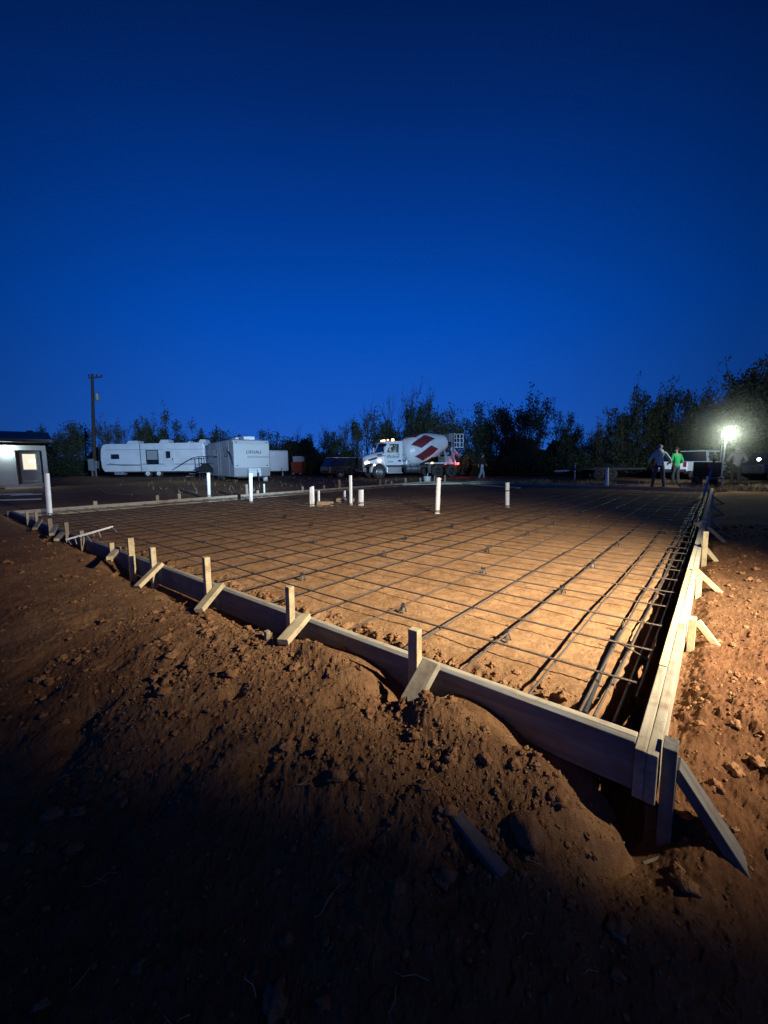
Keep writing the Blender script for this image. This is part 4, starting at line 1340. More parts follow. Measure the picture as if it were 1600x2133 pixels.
# small far light of a vehicle beyond
p = atd(1566, 957, 22.5)
o = thing('parked_car', 'dark vehicle with one bright lamp at the right edge of the site', 'car', (p.x + 2.1, 22.9, gz(p.x, 22.5)), R(187))
MB().prism([(-2, .4), (-2, .95), (-1.2, 1.0), (-.8, 1.55), (1.0, 1.55), (1.5, 1.0), (2.2, .9), (2.25, .4)], -.9, .9).build('body', M['black_paint'], o, bevel=.06)
for x in (-1.3, 1.4):
    for s in (-1, 1): wheel(o, (x, s * .8, .34), .34, .22, s, rim_mat='dark_metal')
m = MB().ball((2.24, .62, p.z - o.location.z), .075); m.build('headlight', M['porch'], o)
m = MB().add([(1.45, -.8, 1.02), (.98, -.7, 1.5), (.98, .7, 1.5), (1.45, .8, 1.02)], [(0, 1, 2, 3)]); m.build('windscreen', M['dark_glass'], o, loc=(.03, 0, .02))


# ------------------------------------------------------------------ concrete mixer
DM = 31.4
a = atd(790, 997, DM)
zm_ = gz(a.x + 1.5, DM + 1)
YAW = R(180 + 21)
# front axle sits at local x = 3.0
fx = Vector((math.cos(YAW), math.sin(YAW), 0))
left = Vector((-math.sin(YAW), math.cos(YAW), 0))
root = Vector((a.x, DM, 0)) - fx * 3.0 - left * 1.05
mx = thing('concrete_mixer', 'white concrete mixer truck with red diamonds on its drum and lit amber roof lamps', 'mixer truck', (root.x, root.y, zm_), YAW)
W2 = 1.05
# frame
m = MB()
for s in (-.42, .42): m.box((-.35, s, .92), (8.0, .10, .24))
for x in (-3.9, -2.7, -1.2, .4, 2.2): m.box((x, 0, .9), (.12, .84, .16))
m.build('chassis', M['dark_metal'], mx)
for x in (3.0,):
    for s in (-1, 1): wheel(mx, (x, s * .98, .52), .52, .30, s)
for x in (-2.1, -3.42):
    for s in (-1, 1): wheel(mx, (x, s * .92, .50), .50, .50, s, rim_mat='dark_metal')
for x in (3.0, -2.1, -3.42): MB().tube((x, -.9, .51), (x, .9, .51), .07).build('axle', M['dark_metal'], mx)
# hood: wedge with a shallow crown
hood = MB()
secs = [(2.55, 1.0, 1.12, 2.08), (3.3, .98, 1.18, 1.93), (3.95, .90, 1.12, 1.74), (4.12, .72, .95, 1.62)]
vs, fs = [], []
for x, w, zb, zt in secs:
    vs += [(x, -w, zb), (x, -w, zt - .22), (x, -w * .72, zt), (x, w * .72, zt), (x, w, zt - .22), (x, w, zb)]
for i in range(len(secs) - 1):
    for k in range(6): fs.append((i * 6 + k, i * 6 + (k + 1) % 6, (i + 1) * 6 + (k + 1) % 6, (i + 1) * 6 + k))
fs += [(5, 4, 3, 2, 1, 0), tuple(18 + k for k in range(6))]
hood.add(vs, fs)
hood = hood.build('hood', M['white_paint'], mx, smooth=True, bevel=.04)
for s in (-1, 1):
    m = MB()
    m.bar((2.75, s * 1.0, 1.86), (3.12, s * .995, 1.79), .13, .02, up=(0, s, 0)); m.bar((2.46, s * 1.035, 1.90), (2.62, s * 1.03, 1.87), .14, .02, up=(0, s, 0))
    m.build('side_vent', M['navy'], hood)
    m = MB().bar((3.15, s * .995, 1.60), (3.85, s * .93, 1.40), .15, .02, up=(0, s, 0)); m.path([(2.2, s * 1.06, 1.72), (2.7, s * 1.02, 1.76), (3.0, s * 1.0, 1.68), (3.3, s * .99, 1.56)], [.02, .035, .03, .01], 6)
    m.build('hood_stripe', M['navy'], hood)
    # wheel arch
    m = MB(); vs, fs = [], []
    n = 14
    for i in range(n + 1):
        an = math.pi * (i / n) * 1.05 - .08
        for rr, yy in ((.60, .72), (.60, 1.16), (.70, 1.16), (.70, .72)):
            vs.append((3.0 + rr * math.cos(an), s * yy, .55 + rr * math.sin(an)))
    for i in range(n):
        for k in range(4): fs.append((i * 4 + k, i * 4 + (k + 1) % 4, i * 4 + 4 + (k + 1) % 4, i * 4 + 4 + k))
    fs += [(0, 1, 2, 3), (n * 4 + 3, n * 4 + 2, n * 4 + 1, n * 4)]
    m.add(vs, fs); m.build('fender', M['white_paint'], mx, smooth=True)
    MB().bar((3.78, s * .95, 1.26), (4.06, s * .80, 1.20), .16, .10, up=(0, s, 0)).build('headlight', M['head_lamp'], mx, bevel=.02)
    MB().ball((3.42, s * 1.17, 1.06), .07).build('fender_lamp', M['head_lamp'], mx)
    MB().ball((2.95, s * 1.10, 1.36), .085).build('hood_lamp', M['head_lamp'], mx)
g = MB(); g.box((4.14, 0, 1.18), (.06, 1.25, .92)); gr = g.build('grille', M['chrome'], mx, bevel=.04)
m = MB()
for k in range(9): m.box((4.178, -.48 + .12 * k, 1.18), (.02, .05, .78))
m.build('grille_slot', M['dark_metal'], gr)
bp = MB().prism([(4.02, .48), (4.30, .50), (4.32, .80), (4.02, .82)], -1.08, 1.08).build('bumper', M['chrome'], mx, bevel=.05)
MB().box((4.325, .55, .68), (.02, .30, .12)).build('plate', M['navy'], bp)
# cab with openings for windscreen and door glass
cab = MB()
cab.prism([(1.02, 1.02), (2.55, 1.02), (2.63, 2.0), (1.0, 2.0)], -W2, W2)
cab.prism([(1.0, 2.66), (2.33, 2.66), (2.28, 2.74), (1.95, 2.90), (1.12, 2.90), (1.0, 2.80)], -W2, W2)
cab.box((1.04, 0, 2.33), (.08, 2 * W2 - .3, .66))
for s in (-1, 1):
    cab.box((1.16, s * (W2 - .07), 2.33), (.32, .14, .66))
    cab.prism([(2.40, 2.0), (2.63, 2.0), (2.33, 2.66), (2.10, 2.66)], s * (W2 - .12), s * W2)
cab = cab.build('cab', M['white_paint'], mx, smooth=False, bevel=.02)
# glass stands a few millimetres proud of the cab skin
m = MB().add([(2.66, -.92, 2.06), (2.66, .92, 2.06), (2.345, .86, 2.70), (2.345, -.86, 2.70)], [(0, 1, 2, 3)]); ws = m.build('windscreen', M['dark_glass'], mx, loc=(.012, 0, .006))
MB().bar((2.66, -.95, 2.05), (2.35, -.90, 2.71), .07, .03, up=(1, 0, 1)).build('screen_trim', M['white_paint'], ws)
for s in (-1, 1):
    dr = MB().prism([(1.22, 1.08), (2.42, 1.08), (2.48, 2.0), (1.22, 2.0)], s * (W2 + .002), s * (W2 + .02))
    dr.prism([(1.22, 2.001), (1.34, 2.001), (1.34, 2.62), (1.22, 2.62)], s * (W2 + .002), s * (W2 + .02)); dr.prism([(2.36, 2.001), (2.48, 2.001), (2.22, 2.62), (2.10, 2.62)], s * (W2 + .002), s * (W2 + .02))
    dr = dr.build('door', M['white_paint'], mx)
    m = MB().bar((1.30, s * (W2 + .04), 1.86), (1.48, s * (W2 + .04), 1.86), .04, .05); m.build('handle', M['dark_metal'], dr)
    # mirrors
    m = MB().box((2.62, s * 1.30, 2.20), (.10, .20, .48)); m.bar((2.5, s * 1.05, 2.38), (2.62, s * 1.30, 2.38), .03, .03); m.bar((2.5, s * 1.05, 2.05), (2.62, s * 1.30, 2.02), .03, .03)
    m.build('mirror', M['white_paint'], mx, bevel=.01)
    m = MB().tube((3.62, s * .84, 1.80), (3.62, s * .90, 2.06), .02); m.ball((3.62, s * .91, 2.12), .09, sc=(.5, 1, 1.2)); m.build('hood_mirror', M['white_paint'], mx, smooth=True)
lettering('door_lettering', 'Dolese', .36, M['navy'], mx, (1.86, W2 + .028, 1.70), (R(90), 0, R(180)), shear=.35)
m = MB().ball((1.28, W2 + .02, 1.36), .09, sc=(1.6, .15, .8)); m.build('door_emblem', M['navy'], mx)
MB().box((2.05, W2 + .025, 1.28), (.45, .006, .05)).build('door_number', M['navy'], mx)
vz = MB().prism([(2.28, 2.70), (2.62, 2.72), (2.62, 2.80), (2.2, 2.92)], -.95, .95).build('sun_visor', M['white_paint'], mx)
for k in range(5):
    y = (-.72, -.2, 0, .2, .72)[k]
    MB().ball((2.22 if abs(y) < .3 else 2.12, y, 2.985), .06, sc=(1.3, .9, .8)).build('roof_lamp', M['amber'], mx)
m = MB().lathe([(0, .10), (.06, .12), (.16, .10), (.2, .04)], (1.6, .45, 2.92), n=12); m.build('beacon', M['amber'], mx, smooth=True)
m = MB().path([(.88, -.7, 1.1), (.88, -.7, 2.7), (.80, -.7, 3.0)], .07, 10); m.build('exhaust_stack', M['chrome'], mx, smooth=True)
# steps, tanks, fenders
st = MB().box((1.75, .95, .66), (1.25, .45, .50)).build('tool_box', M['steel'], mx, bevel=.04)
MB().box((1.75, 1.19, .42), (1.3, .12, .05)).build('step', M['alu'], mx)
m = MB().lathe([(-.62, .30), (-.58, .335), (.58, .335), (.62, .30)], (.10, .88, .74), Matrix.Rotation(R(90), 3, 'Y'), n=24); ft = m.build('fuel_tank', M['steel'], mx, smooth=True)
m = MB()
for x in (-.35, .25): m.lathe([(-.03, .345), (.03, .345)], (x + .10, .88, .74), Matrix.Rotation(R(90), 3, 'Y'), n=24, cap=False)
m.build('tank_strap', M['dark_metal'], ft)
m = MB().lathe([(-.40, .20), (-.35, .26), (.35, .26), (.40, .20)], (.72, .40, 1.62), Matrix.Rotation(R(90), 3, 'X'), n=18); m.build('water_tank', M['alu'], mx, smooth=True)
m = MB(); m.box((.62, 0, 1.25), (.5, 1.3, .42)); m.ball((.70, .62, 1.50), .22); m.box((.35, .6, 1.15), (.35, .3, .5)); m.build('drum_drive', M['alu'], mx, bevel=.03)
m = MB()
for s in (-1, 1): m.prism([(.18, 1.04), (.92, 1.04), (.60, 1.86), (.44, 1.86)], s * .52, s * .60)
m.build('front_pedestal', M['white_paint'], mx)
for s in (-1, 1):
    MB().box((-2.75, s * 1.08, 1.155), (2.75, .08, .10)).build('fender_rail', M['white_paint'], mx)
    MB().prism([(-1.40, .35), (-1.36, .35), (-1.36, 1.10), (-1.40, 1.10)], s * .75, s * 1.15).build('mud_flap', M['alu'], mx)
    MB().ball((-1.55, s * 1.14, 1.17), .065).build('side_marker', M['yellow_lamp'], mx)
    MB().box((-4.02, s * 1.02, 1.08), (.12, .22, .14)).build('tail_lamp', M['red_lamp'], mx)
    MB().ball((-3.95, s * 1.14, 1.10), .05).build('rear_marker', M['red_lamp'], mx)
# drum
TILT = R(14.5)
ax = Vector((-math.cos(TILT), 0, math.sin(TILT)))
zv = ax
yv = Vector((0, 1, 0))
xv = yv.cross(zv)
MD = Matrix((xv, yv, zv)).transposed()
d0 = Vector((.62, 0, 1.92))
prof = [(h_ * 1.0, r_ * 1.05) for h_, r_ in [(-.10, .25), (0, .62), (.06, .80), (.30, 1.00), (.7, 1.13), (1.15, 1.20), (1.75, 1.20), (2.25, 1.13), (2.8, .99), (3.3, .83), (3.75, .68), (4.05, .55)]]
pp = []
for i in range(len(prof) - 1):
    n = 8 if i > 2 else 3
    for k in range(n):
        t = k / n
        pp.append((prof[i][0] + (prof[i + 1][0] - prof[i][0]) * t, prof[i][1] + (prof[i + 1][1] - prof[i][1]) * t))
pp.append(prof[-1])


def dia(h, an):
    # faces the camera side at angle 90 degrees (local +y)
    for k, h0 in ((-2.2, 1.3), (-1.32, 1.6), (-.44, 1.66), (.44, 1.72), (1.32, 1.75), (2.2, 1.6)):
        a0 = math.pi / 2 + k - .10
        da = (an - a0 + math.pi) % (2 * math.pi) - math.pi
        hh = h - h0 + da * .95
        if abs(hh) / 1.15 + abs(da) / .45 < 1: return 1
    return 0


dm = MB().lathe(pp, d0, MD, n=144, mi=dia).build('drum', [M['white_paint'], M['red_paint']], mx, smooth=True, angle=50)
m = MB().lathe([(3.42, .80), (3.42, .82), (3.48, .81), (3.48, .76)], d0, MD, n=40, cap=False); m.build('drum_ring', M['dark_metal'], dm)
# rear frame: pedestal, hopper, chute, ladder, platform
m = MB()
for s in (-1, 1):
    m.bar((-3.55, s * .62, 1.02), (-2.95, s * .62, 2.05), .14, .16); m.bar((-4.05, s * .62, 1.02), (-3.60, s * .62, 2.4), .12, .14)
m.box((-3.3, 0, 1.95), (.2, 1.3, .16)); m.prism([(-3.9, 1.06), (-3.1, 1.06), (-3.0, 1.7), (-3.6, 1.75)], -.55, .55)
m.build('rear_pedestal', M['alu'], mx)
m = MB(); vs = [(-3.45, -.55, 3.58), (-4.15, -.55, 3.58), (-4.15, .55, 3.58), (-3.45, .55, 3.58), (-3.6, -.28, 2.95), (-3.95, -.28, 2.95), (-3.95, .28, 2.95), (-3.6, .28, 2.95)]
m.add(vs, [(0, 1, 5, 4), (1, 2, 6, 5), (2, 3, 7, 6), (3, 0, 4, 7), (4, 5, 6, 7)]); m.build('hopper', M['alu'], mx)
m = MB(); vs, fs = [], []
for i, (x, z) in enumerate(((-3.85, 2.7), (-4.3, 2.2), (-4.75, 1.75))):
    for k in range(6):
        an = math.pi * (k / 5)
        vs.append((x, -.28 * math.cos(an), z - .22 * math.sin(an)))
for i in range(2):
    for k in range(5): fs.append((i * 6 + k, i * 6 + k + 1, i * 6 + 7 + k, i * 6 + 6 + k))
m.add(vs, fs); c = m.build('chute', M['alu'], mx, smooth=True); sm = c.modifiers.new('thick', 'SOLIDIFY'); sm.thickness = .02
m = MB()
for y in (.70, 1.06): m.bar((-3.68, y, 1.05), (-3.60, y, 3.62), .05, .05, up=(1, 0, 0))
for k in range(11): m.tube((-3.68 + .008 * k, .70, 1.2 + .235 * k), (-3.68 + .008 * k, 1.06, 1.2 + .235 * k), .018, n=6)
m.build('ladder', M['alu'], mx)
m = MB(); m.box((-4.15, .84, 2.45), (.75, .52, .06))
for x in (-3.85, -4.15, -4.48):
    m.bar((x, 1.08, 2.45), (x, 1.08, 3.52), .04, .04, up=(1, 0, 0))
for z in (2.82, 3.17, 3.52): m.bar((-3.62, 1.08, z), (-4.48, 1.08, z), .04, .04)
m.bar((-4.48, .6, 3.52), (-4.48, 1.08, 3.52), .04, .04); m.bar((-4.48, .6, 2.45), (-4.48, .6, 3.52), .04, .04, up=(1, 0, 0))
m.build('platform', M['white_paint'], mx)
MIX_REAR = Vector((root.x, root.y, zm_)) + fx * -4.4 + left * 1.25 + Vector((0, 0, 1.15))
MIX_FRONT = Vector((root.x, root.y, zm_)) + fx * 4.3 + left * 1.5 + Vector((0, 0, 1.25))


# ------------------------------------------------------------------ people
def skin_body(name, joints, edges, mat, parent=None, root_i=0, sub=2):
    """one continuous surface grown round connected joints: joints = [(x, y, z, r)]"""
    me = bpy.data.meshes.new(name)
    me.from_pydata([j[:3] for j in joints], edges, [])
    o = bpy.data.objects.new(name, me)
    COL.objects.link(o)
    mod = o.modifiers.new('skin', 'SKIN'); mod.use_smooth_shade = True
    sd = o.modifiers.new('sub', 'SUBSURF'); sd.levels = sub; sd.render_levels = sub
    sk = me.skin_vertices[0].data
    for i, j in enumerate(joints):
        r = j[3]
        sk[i].radius = (r, r) if not isinstance(r, tuple) else r
        sk[i].use_root = (i == root_i)
    dg = bpy.context.evaluated_depsgraph_get()
    m2 = bpy.data.meshes.new_from_object(o.evaluated_get(dg))
    bpy.data.objects.remove(o)
    m2.name = name
    m2.materials.clear(); m2.materials.append(mat)
    for p in m2.polygons: p.use_smooth = True
    ob = bpy.data.objects.new(name, m2); COL.objects.link(ob)
    if parent is not None: ob.parent = parent
    return ob


def person(label, loc, rz, H, feet, hands, elbows=None, shirt='grey', trousers='navy', head_turn=0, lean=(0, 0), cap=None, hood=False, hair=(.03, .02, .015), knees=None, skin=(.35, .2, .14), boots='rubber'):
    """standing figure, local -y is the way the figure faces; feet / hands are (left, right) points"""
    k = H / 1.75
    pr = thing('person', label, 'person', loc, rz)
    lx, ly = lean
    V = lambda x, y, z: Vector((x, y, z))
    pel = V(0, 0, .95 * k)
    waist = V(lx * .35, ly * .35, 1.10 * k); chest = V(lx * .8, ly * .8, 1.32 * k); neck = V(lx, ly, 1.49 * k); headc = V(lx * 1.15, ly * 1.15 - .02, 1.62 * k)
    sh = [chest + V(.185 * k, 0, .09 * k), chest + V(-.185 * k, 0, .09 * k)]
    hip = [pel + V(.095 * k, 0, -.04 * k), pel + V(-.095 * k, 0, -.04 * k)]
    feet = [V(*f) for f in feet]; hands = [V(*h) for h in hands]
    kn = [V(*q) for q in knees] if knees else [(hip[i] + feet[i] + V(0, 0, .08)) / 2 + V(0, -.05, .02) for i in (0, 1)]
    el = [V(*q) for q in elbows] if elbows else [(sh[i] + hands[i]) / 2 + V((.07, -.07)[i], .05, -.02) for i in (0, 1)]
    mats = simple('skin_tone', skin, .6)
    J, E = [], []

    def add(p, r, par=None):
        J.append((p.x, p.y, p.z, r)); i = len(J) - 1
        if par is not None: E.append((par, i))
        return i
    ip = add(pel, .115 * k); iw = add(waist, (.125 * k, .105 * k), ip); ic = add(chest, (.145 * k, .115 * k), iw)
    inn = add(neck, .055 * k, ic); ih0 = add(neck + (headc - neck) * .45 + V(0, -.005, 0), .062 * k, inn)
    ih1 = add(headc, .090 * k, ih0); add(headc + V(0, .008, .085 * k), .070 * k, ih1)
    for i in (0, 1):
        a = add(sh[i], .062 * k, ic); b = add(el[i], .045 * k, a); c = add(hands[i] + (el[i] - hands[i]).normalized() * .09, .030 * k, b)
        d = (hands[i] - el[i]).normalized()
        pm = add(hands[i], .034 * k, c)
        side = V((1, -1)[i], 0, 0)
        sd = (side - d * side.dot(d)).normalized(); fwd = d.cross(sd)
        for q, (off, ln) in enumerate(((-.028, .075), (-.010, .088), (.010, .082), (.028, .062))):
            f1 = add(hands[i] + d * .045 + fwd * off, .011, pm); add(hands[i] + d * (.045 + ln * .6) + fwd * off * 1.1 - sd * .012, .0095, f1)
            add(hands[i] + d * (.045 + ln) + fwd * off * 1.1 - sd * .034, .008, len(J) - 1)
        t1 = add(hands[i] + d * .02 - fwd * .045 - sd * .012, .011, pm); add(hands[i] + d * .06 - fwd * .055 - sd * .03, .009, t1)
        a = add(hip[i], .088 * k, ip); b = add(kn[i], .060 * k, a); c = add(feet[i] + V(0, .0, .09), .040 * k, b); add(feet[i] + V(0, -.13, .045), .042, c)
    body = skin_body('body', J, E, mats, pr)
    # facial features stay part of a small head mesh that continues the body
    fm = MB(); hc = headc
    fm.ball(hc + V(0, -.095 * k, .00), .018, 6, sc=(.8, 1.2, 1.6))
    for s in (-1, 1):
        fm.ball(hc + V(s * .088 * k, .005, .0), .024, 6, sc=(.5, 1, 1.3))
    fm.build('face_features', mats, body, smooth=True)
    em = MB()
    for s in (-1, 1): em.ball(hc + V(s * .033, -.083 * k, .025), .010, 6)
    em.box(hc + V(0, -.090 * k, -.042), (.045, .012, .008)); em.build('eyes_and_mouth', M['tarp'], body)
    # shirt
    J, E = [], []
    sm = M[shirt]
    thick = 1.18
    i0 = add(pel + V(0, 0, -.12), (.145 * k, .125 * k)); ip = add(pel + V(0, 0, .02), (.155 * k, .132 * k), i0); iw = add(waist, (.150 * k, .128 * k), ip); ic = add(chest, (.175 * k, .135 * k), iw); add(neck + V(0, .005, -.03), .075 * k, ic)
    for i in (0, 1):
        a = add(sh[i], .080 * k, ic); b = add(el[i], .062 * k, a); add(hands[i] + (el[i] - hands[i]).normalized() * .085, .044 * k, b)
    top = skin_body('shirt', J, E, sm, pr)
    if hood:
        m = MB(); m.lathe([(-.02, .10), (.02, .135), (.06, .13), (.10, .08)], neck + V(0, .07, -.02), Matrix.Rotation(R(-25), 3, 'X'), n=14); m.build('hood', sm, top, smooth=True)
    J, E = [], []
    i0 = add(pel + V(0, 0, .14), (.120 * k, .10 * k)); ip = add(pel + V(0, 0, .02), (.138 * k, .120 * k), i0)
    for i in (0, 1):
        a = add(hip[i] + V(0, 0, -.02), .105 * k, ip); b = add(kn[i], .078 * k, a); add(feet[i] + V(0, .005, .10), .064 * k, b)
    skin_body('trousers', J, E, M[trousers], pr)
    for i in (0, 1):
        f = feet[i]
        m = MB(); vs, fs = [], []
        for (y, w, h) in ((.075, .035, .10), (.05, .046, .13), (-.04, .048, .11), (-.13, .052, .065), (-.185, .038, .045)):
            vs += [(f.x - w, f.y + y, f.z - .0), (f.x + w, f.y + y, f.z - .0), (f.x + w * .8, f.y + y, f.z + h), (f.x - w * .8, f.y + y, f.z + h)]
        for q in range(4):
            for e in range(4): fs.append((q * 4 + e, q * 4 + (e + 1) % 4, q * 4 + 4 + (e + 1) % 4, q * 4 + 4 + e))
        fs += [(3, 2, 1, 0), (16, 17, 18, 19)]
        m.add(vs, fs); m.build('boot', M[boots], pr, bevel=.012)
    if cap:
        m = MB(); m.lathe([(-.01, .106 * k), (.03, .108 * k), (.075, .09 * k), (.105, .055 * k), (.115, .01)], headc + V(0, .005, .035), n=18)
        m.prism([(-.075, .036), (.075, .036), (.06, .05), (-.06, .05)], -.19, -.08)
        v0 = len(m.v) - 8
        for q in range(v0, len(m.v)):
            x, y, z = m.v[q]; m.v[q] = (x + headc.x, y + headc.y, z + headc.z)
        m.build('cap', M[cap], body, smooth=True)
    else:
        m = MB(); m.ball(headc + V(0, .022, .035), .103 * k, 8, sc=(.95, 1.0, 1.0)); m.build('hair', simple('dark_hair', hair, .7), body, smooth=True)
    return pr


M['hoodie_pale'] = simple('pale_grey_hoodie', (.52, .56, .57), .9, 0, (.25, .26, .27), .3, 5, bump=.3)
M['hoodie_grey'] = simple('grey_hoodie', (.13, .135, .16), .9, 0, (.14, .14, .15), .3, 5, bump=.3)
M['green_shirt'] = simple('bright_green_shirt', (.03, .36, .13), .9, 0, (.02, .28, .09), .3, 5, bump=.3)
M['dark_jeans'] = simple('dark_jeans', (.06, .065, .085), .9)
M['pale_jeans'] = simple('pale_jeans', (.35, .40, .46), .9)
M['black_cloth'] = simple('black_jacket', (.015, .015, .017), .9)
M['cap_pale'] = simple('pale_cap', (.28, .29, .29), .8)
M['hivis'] = simple('pale_hivis_vest', (.62, .66, .42), .8)

dv = Vector((root.x, root.y, zm_)) + fx * 1.55 + left * .58 + Vector((0, 0, .80))
person('mixer driver in a pale high visibility vest seen through the open cab window', dv, YAW + R(90), 1.72, [(.12, -.50, .35), (-.12, -.50, .35)], [(.2, -.5, 1.22), (-.2, -.5, 1.22)], elbows=[(.30, -.15, 1.15), (-.30, -.15, 1.15)],
       shirt='hivis', trousers='dark_jeans', cap='black_cloth', knees=[(.12, -.45, .85), (-.12, -.45, .85)])
p = atd(1370, 1018, 17.3); z = gz(p.x, p.y)
person('man in a pale grey hooded top and cap standing wide legged with his back turned', (p.x, p.y, z), R(180 - 30), 1.76, [(.20, 0, 0), (-.20, .05, 0)], [(.40, -.10, .92), (-.42, -.34, 1.02)], elbows=[(.34, .08, 1.15), (-.36, .04, 1.13)],
       shirt='hoodie_pale', trousers='dark_jeans', cap='cap_pale', hood=True, lean=(.02, -.06))
p = atd(1405, 1013, 18.2); z = gz(p.x, p.y)
person('man in a bright green shirt and dark trousers with his hands in front', (p.x, p.y, z), R(180 + 12), 1.80, [(.12, 0, 0), (-.12, .08, 0)], [(.18, -.26, 1.06), (-.20, -.24, 1.04)], elbows=[(.30, .02, 1.16), (-.32, .04, 1.15)],
       shirt='green_shirt', trousers='dark_jeans', cap='black_cloth', lean=(.0, -.03))
p = atd(1530, 1019, 18.0); z = gz(p.x, p.y)
person('broad man in a grey hooded top below the floodlight, back turned', (p.x, p.y, z), R(180 - 20), 1.80, [(.14, 0, 0), (-.14, .05, 0)], [(.24, -.25, 1.05), (-.24, -.25, 1.05)], elbows=[(.37, .02, 1.15), (-.37, .02, 1.15)],
       shirt='hoodie_grey', trousers='black_cloth', hood=True, cap='hoodie_grey')
p = atd(1003, 1004, 27.2); z = gz(p.x, p.y)
person('man in a black jacket and pale jeans walking behind the mixer', (p.x, p.y, z), R(100), 1.78, [(.10, -.22, 0), (-.10, .24, .02)], [(.26, .12, .95), (-.26, -.20, 1.0)], knees=[(.10, -.17, .50), (-.10, .08, .50)],
       shirt='black_cloth', trousers='pale_jeans', lean=(0, -.04))


# ------------------------------------------------------------------ trees
def grow(seed, h, stems, spread, up, depth, split, twist=.35):
    """branch skeleton: list of (points, radii) and twig tips"""
    rr = random.Random(seed)
    br, tips = [], []

    def go(p, d, L, r, lev):
        n = 4
        pts, rs = [p.copy()], [r]
        for i in range(n):
            d = (d + Vector((rr.gauss(0, twist * .35), rr.gauss(0, twist * .35), up * .10))).normalized()
            p = p + d * L / n
            pts.append(p.copy()); rs.append(r * (1 - .45 * (i + 1) / n))
        br.append((pts, rs))
        if lev >= depth:
            tips.append((p, d)); tips.append((pts[2], d))
            return
        for i in range(rr.randint(*split)):
            k = rr.choice((2, 3, 4, 4))
            dd = (d + Vector((rr.gauss(0, spread), rr.gauss(0, spread), rr.gauss(.1, spread * .5)))).normalized()
            go(pts[k], dd, L * rr.uniform(.58, .85), r * .55, lev + 1)
        if lev >= depth - 2:
            tips.append((p, d))
    for s in range(stems):
        a = 2 * math.pi * s / stems + rr.uniform(-.5, .5)
        d = Vector((math.cos(a) * spread * .8, math.sin(a) * spread * .8, 1)).normalized()
        go(Vector((math.cos(a) * .15, math.sin(a) * .15, -.1)), d, h * .34 * rr.uniform(.8, 1.15), .035 * h / (stems ** .5) * .8, 1)
    return br, tips


def make_tree(seed, h, stems=3, spread=.45, up=.6, depth=4, split=(2, 3), leaf='leaf_a', per=11, ls=.16, cl=.42, bare=False, squash=(1, 1), low=True):
    br, tips = grow(seed, h, stems, spread, up, depth, split)
    zmax = max(p.z for p, d in tips) + .2
    k = h / zmax
    rr = np.random.default_rng(seed)
    m = MB()
    for pts, rs in br:
        m.path([p * k for p in pts], [max(r * k, .012) for r in rs], 5 if rs[0] > .03 else 3, cap=False)
    if bare:
        for p, d in tips:
            for q in range(3):
                dd = (d + Vector(rr.normal(0, .5, 3))).normalized()
                m.path([p * k, p * k + dd * rr.uniform(.3, .9) + Vector((0, 0, .1))], [.012, .004], 3, cap=False)
    trunk = quick_mesh('trunk', m.v, m.f, [M['bark']])
    crown = None
    if per:
        C = []
        for p, d in tips:
            n = rr.integers(max(2, per // 2), per + 1)
            c = np.array(p * k) + rr.normal(0, cl * .5, (n, 3)) * np.array([1, 1, .75])
            C.append(c)
        if low:   # skirts of foliage that hang nearly to the ground
            zz = [np.array(p * k) for p, d in tips]
            for q in range(len(tips) // 3):
                b = zz[rr.integers(len(zz))]
                c = np.array([b[0] * rr.uniform(.4, 1.05), b[1] * rr.uniform(.4, 1.05), b[2] * rr.uniform(.08, .65)]) + rr.normal(0, cl * .6, (per, 3))
                c[:, 2] = np.abs(c[:, 2]) + .1
                C.append(c)
        C = np.vstack(C)
        n = len(C)
        a = rr.normal(0, 1, (n, 3)); a /= np.linalg.norm(a, axis=1)[:, None]
        b = rr.normal(0, 1, (n, 3)); b -= (a * b).sum(1)[:, None] * a; b /= np.linalg.norm(b, axis=1)[:, None]
        s = (ls * rr.uniform(.5, 1.25, n))[:, None]
        w = s * .42
        V = np.stack([C - a * s, C + b * w, C + a * s, C - b * w], 1).reshape(-1, 3)
        F = np.arange(4 * n).reshape(-1, 4)
        crown = quick_mesh('crown', V.tolist(), F.tolist(), [M[leaf]])
    return trunk, crown


PROTO = {
    'bushy': [make_tree(11, 6, 4, .42, .5, 4, (2, 3), 'leaf_a', 24, .145, .6), make_tree(12, 6, 3, .5, .45, 4, (2, 3), 'leaf_b', 24, .145, .62), make_tree(13, 6, 5, .38, .6, 4, (2, 3), 'leaf_c', 22, .14, .55)],
    'upswept': [make_tree(21, 6, 4, .30, 1.0, 4, (2, 3), 'leaf_b', 16, .115, .36), make_tree(22, 6, 3, .34, .9, 4, (2, 3), 'leaf_a', 17, .115, .38), make_tree(26, 6, 5, .26, 1.1, 4, (2, 3), 'leaf_b', 16, .115, .34)],
    'bare': [make_tree(31, 6, 2, .30, .9, 4, (2, 3), per=0, bare=True), make_tree(32, 6, 2, .32, .8, 4, (2, 3), per=0, bare=True), make_tree(33, 6, 2, .28, .9, 4, (2, 3), 'leaf_b', per=2, bare=True, ls=.12, low=False)],
    'slim': [make_tree(41, 6, 1, .16, 1.2, 4, (2, 3), 'leaf_c', 9, .16, .26)],
    'shrub': [make_tree(51, 2, 6, .65, .35, 3, (2, 3), 'leaf_c', 44, .075, .40), make_tree(52, 2, 6, .7, .3, 3, (2, 3), 'leaf_a', 44, .075, .42)],
}
CUT = {'bushy': 6, 'upswept': 6, 'bare': 6, 'slim': 6, 'shrub': 2}
KIND = {'bushy': 'dense dark bushy tree', 'upswept': 'leafy tree with upswept ragged branches', 'bare': 'bare thin branched tree', 'slim': 'slim pointed dark tree', 'shrub': 'low dark shrub'}
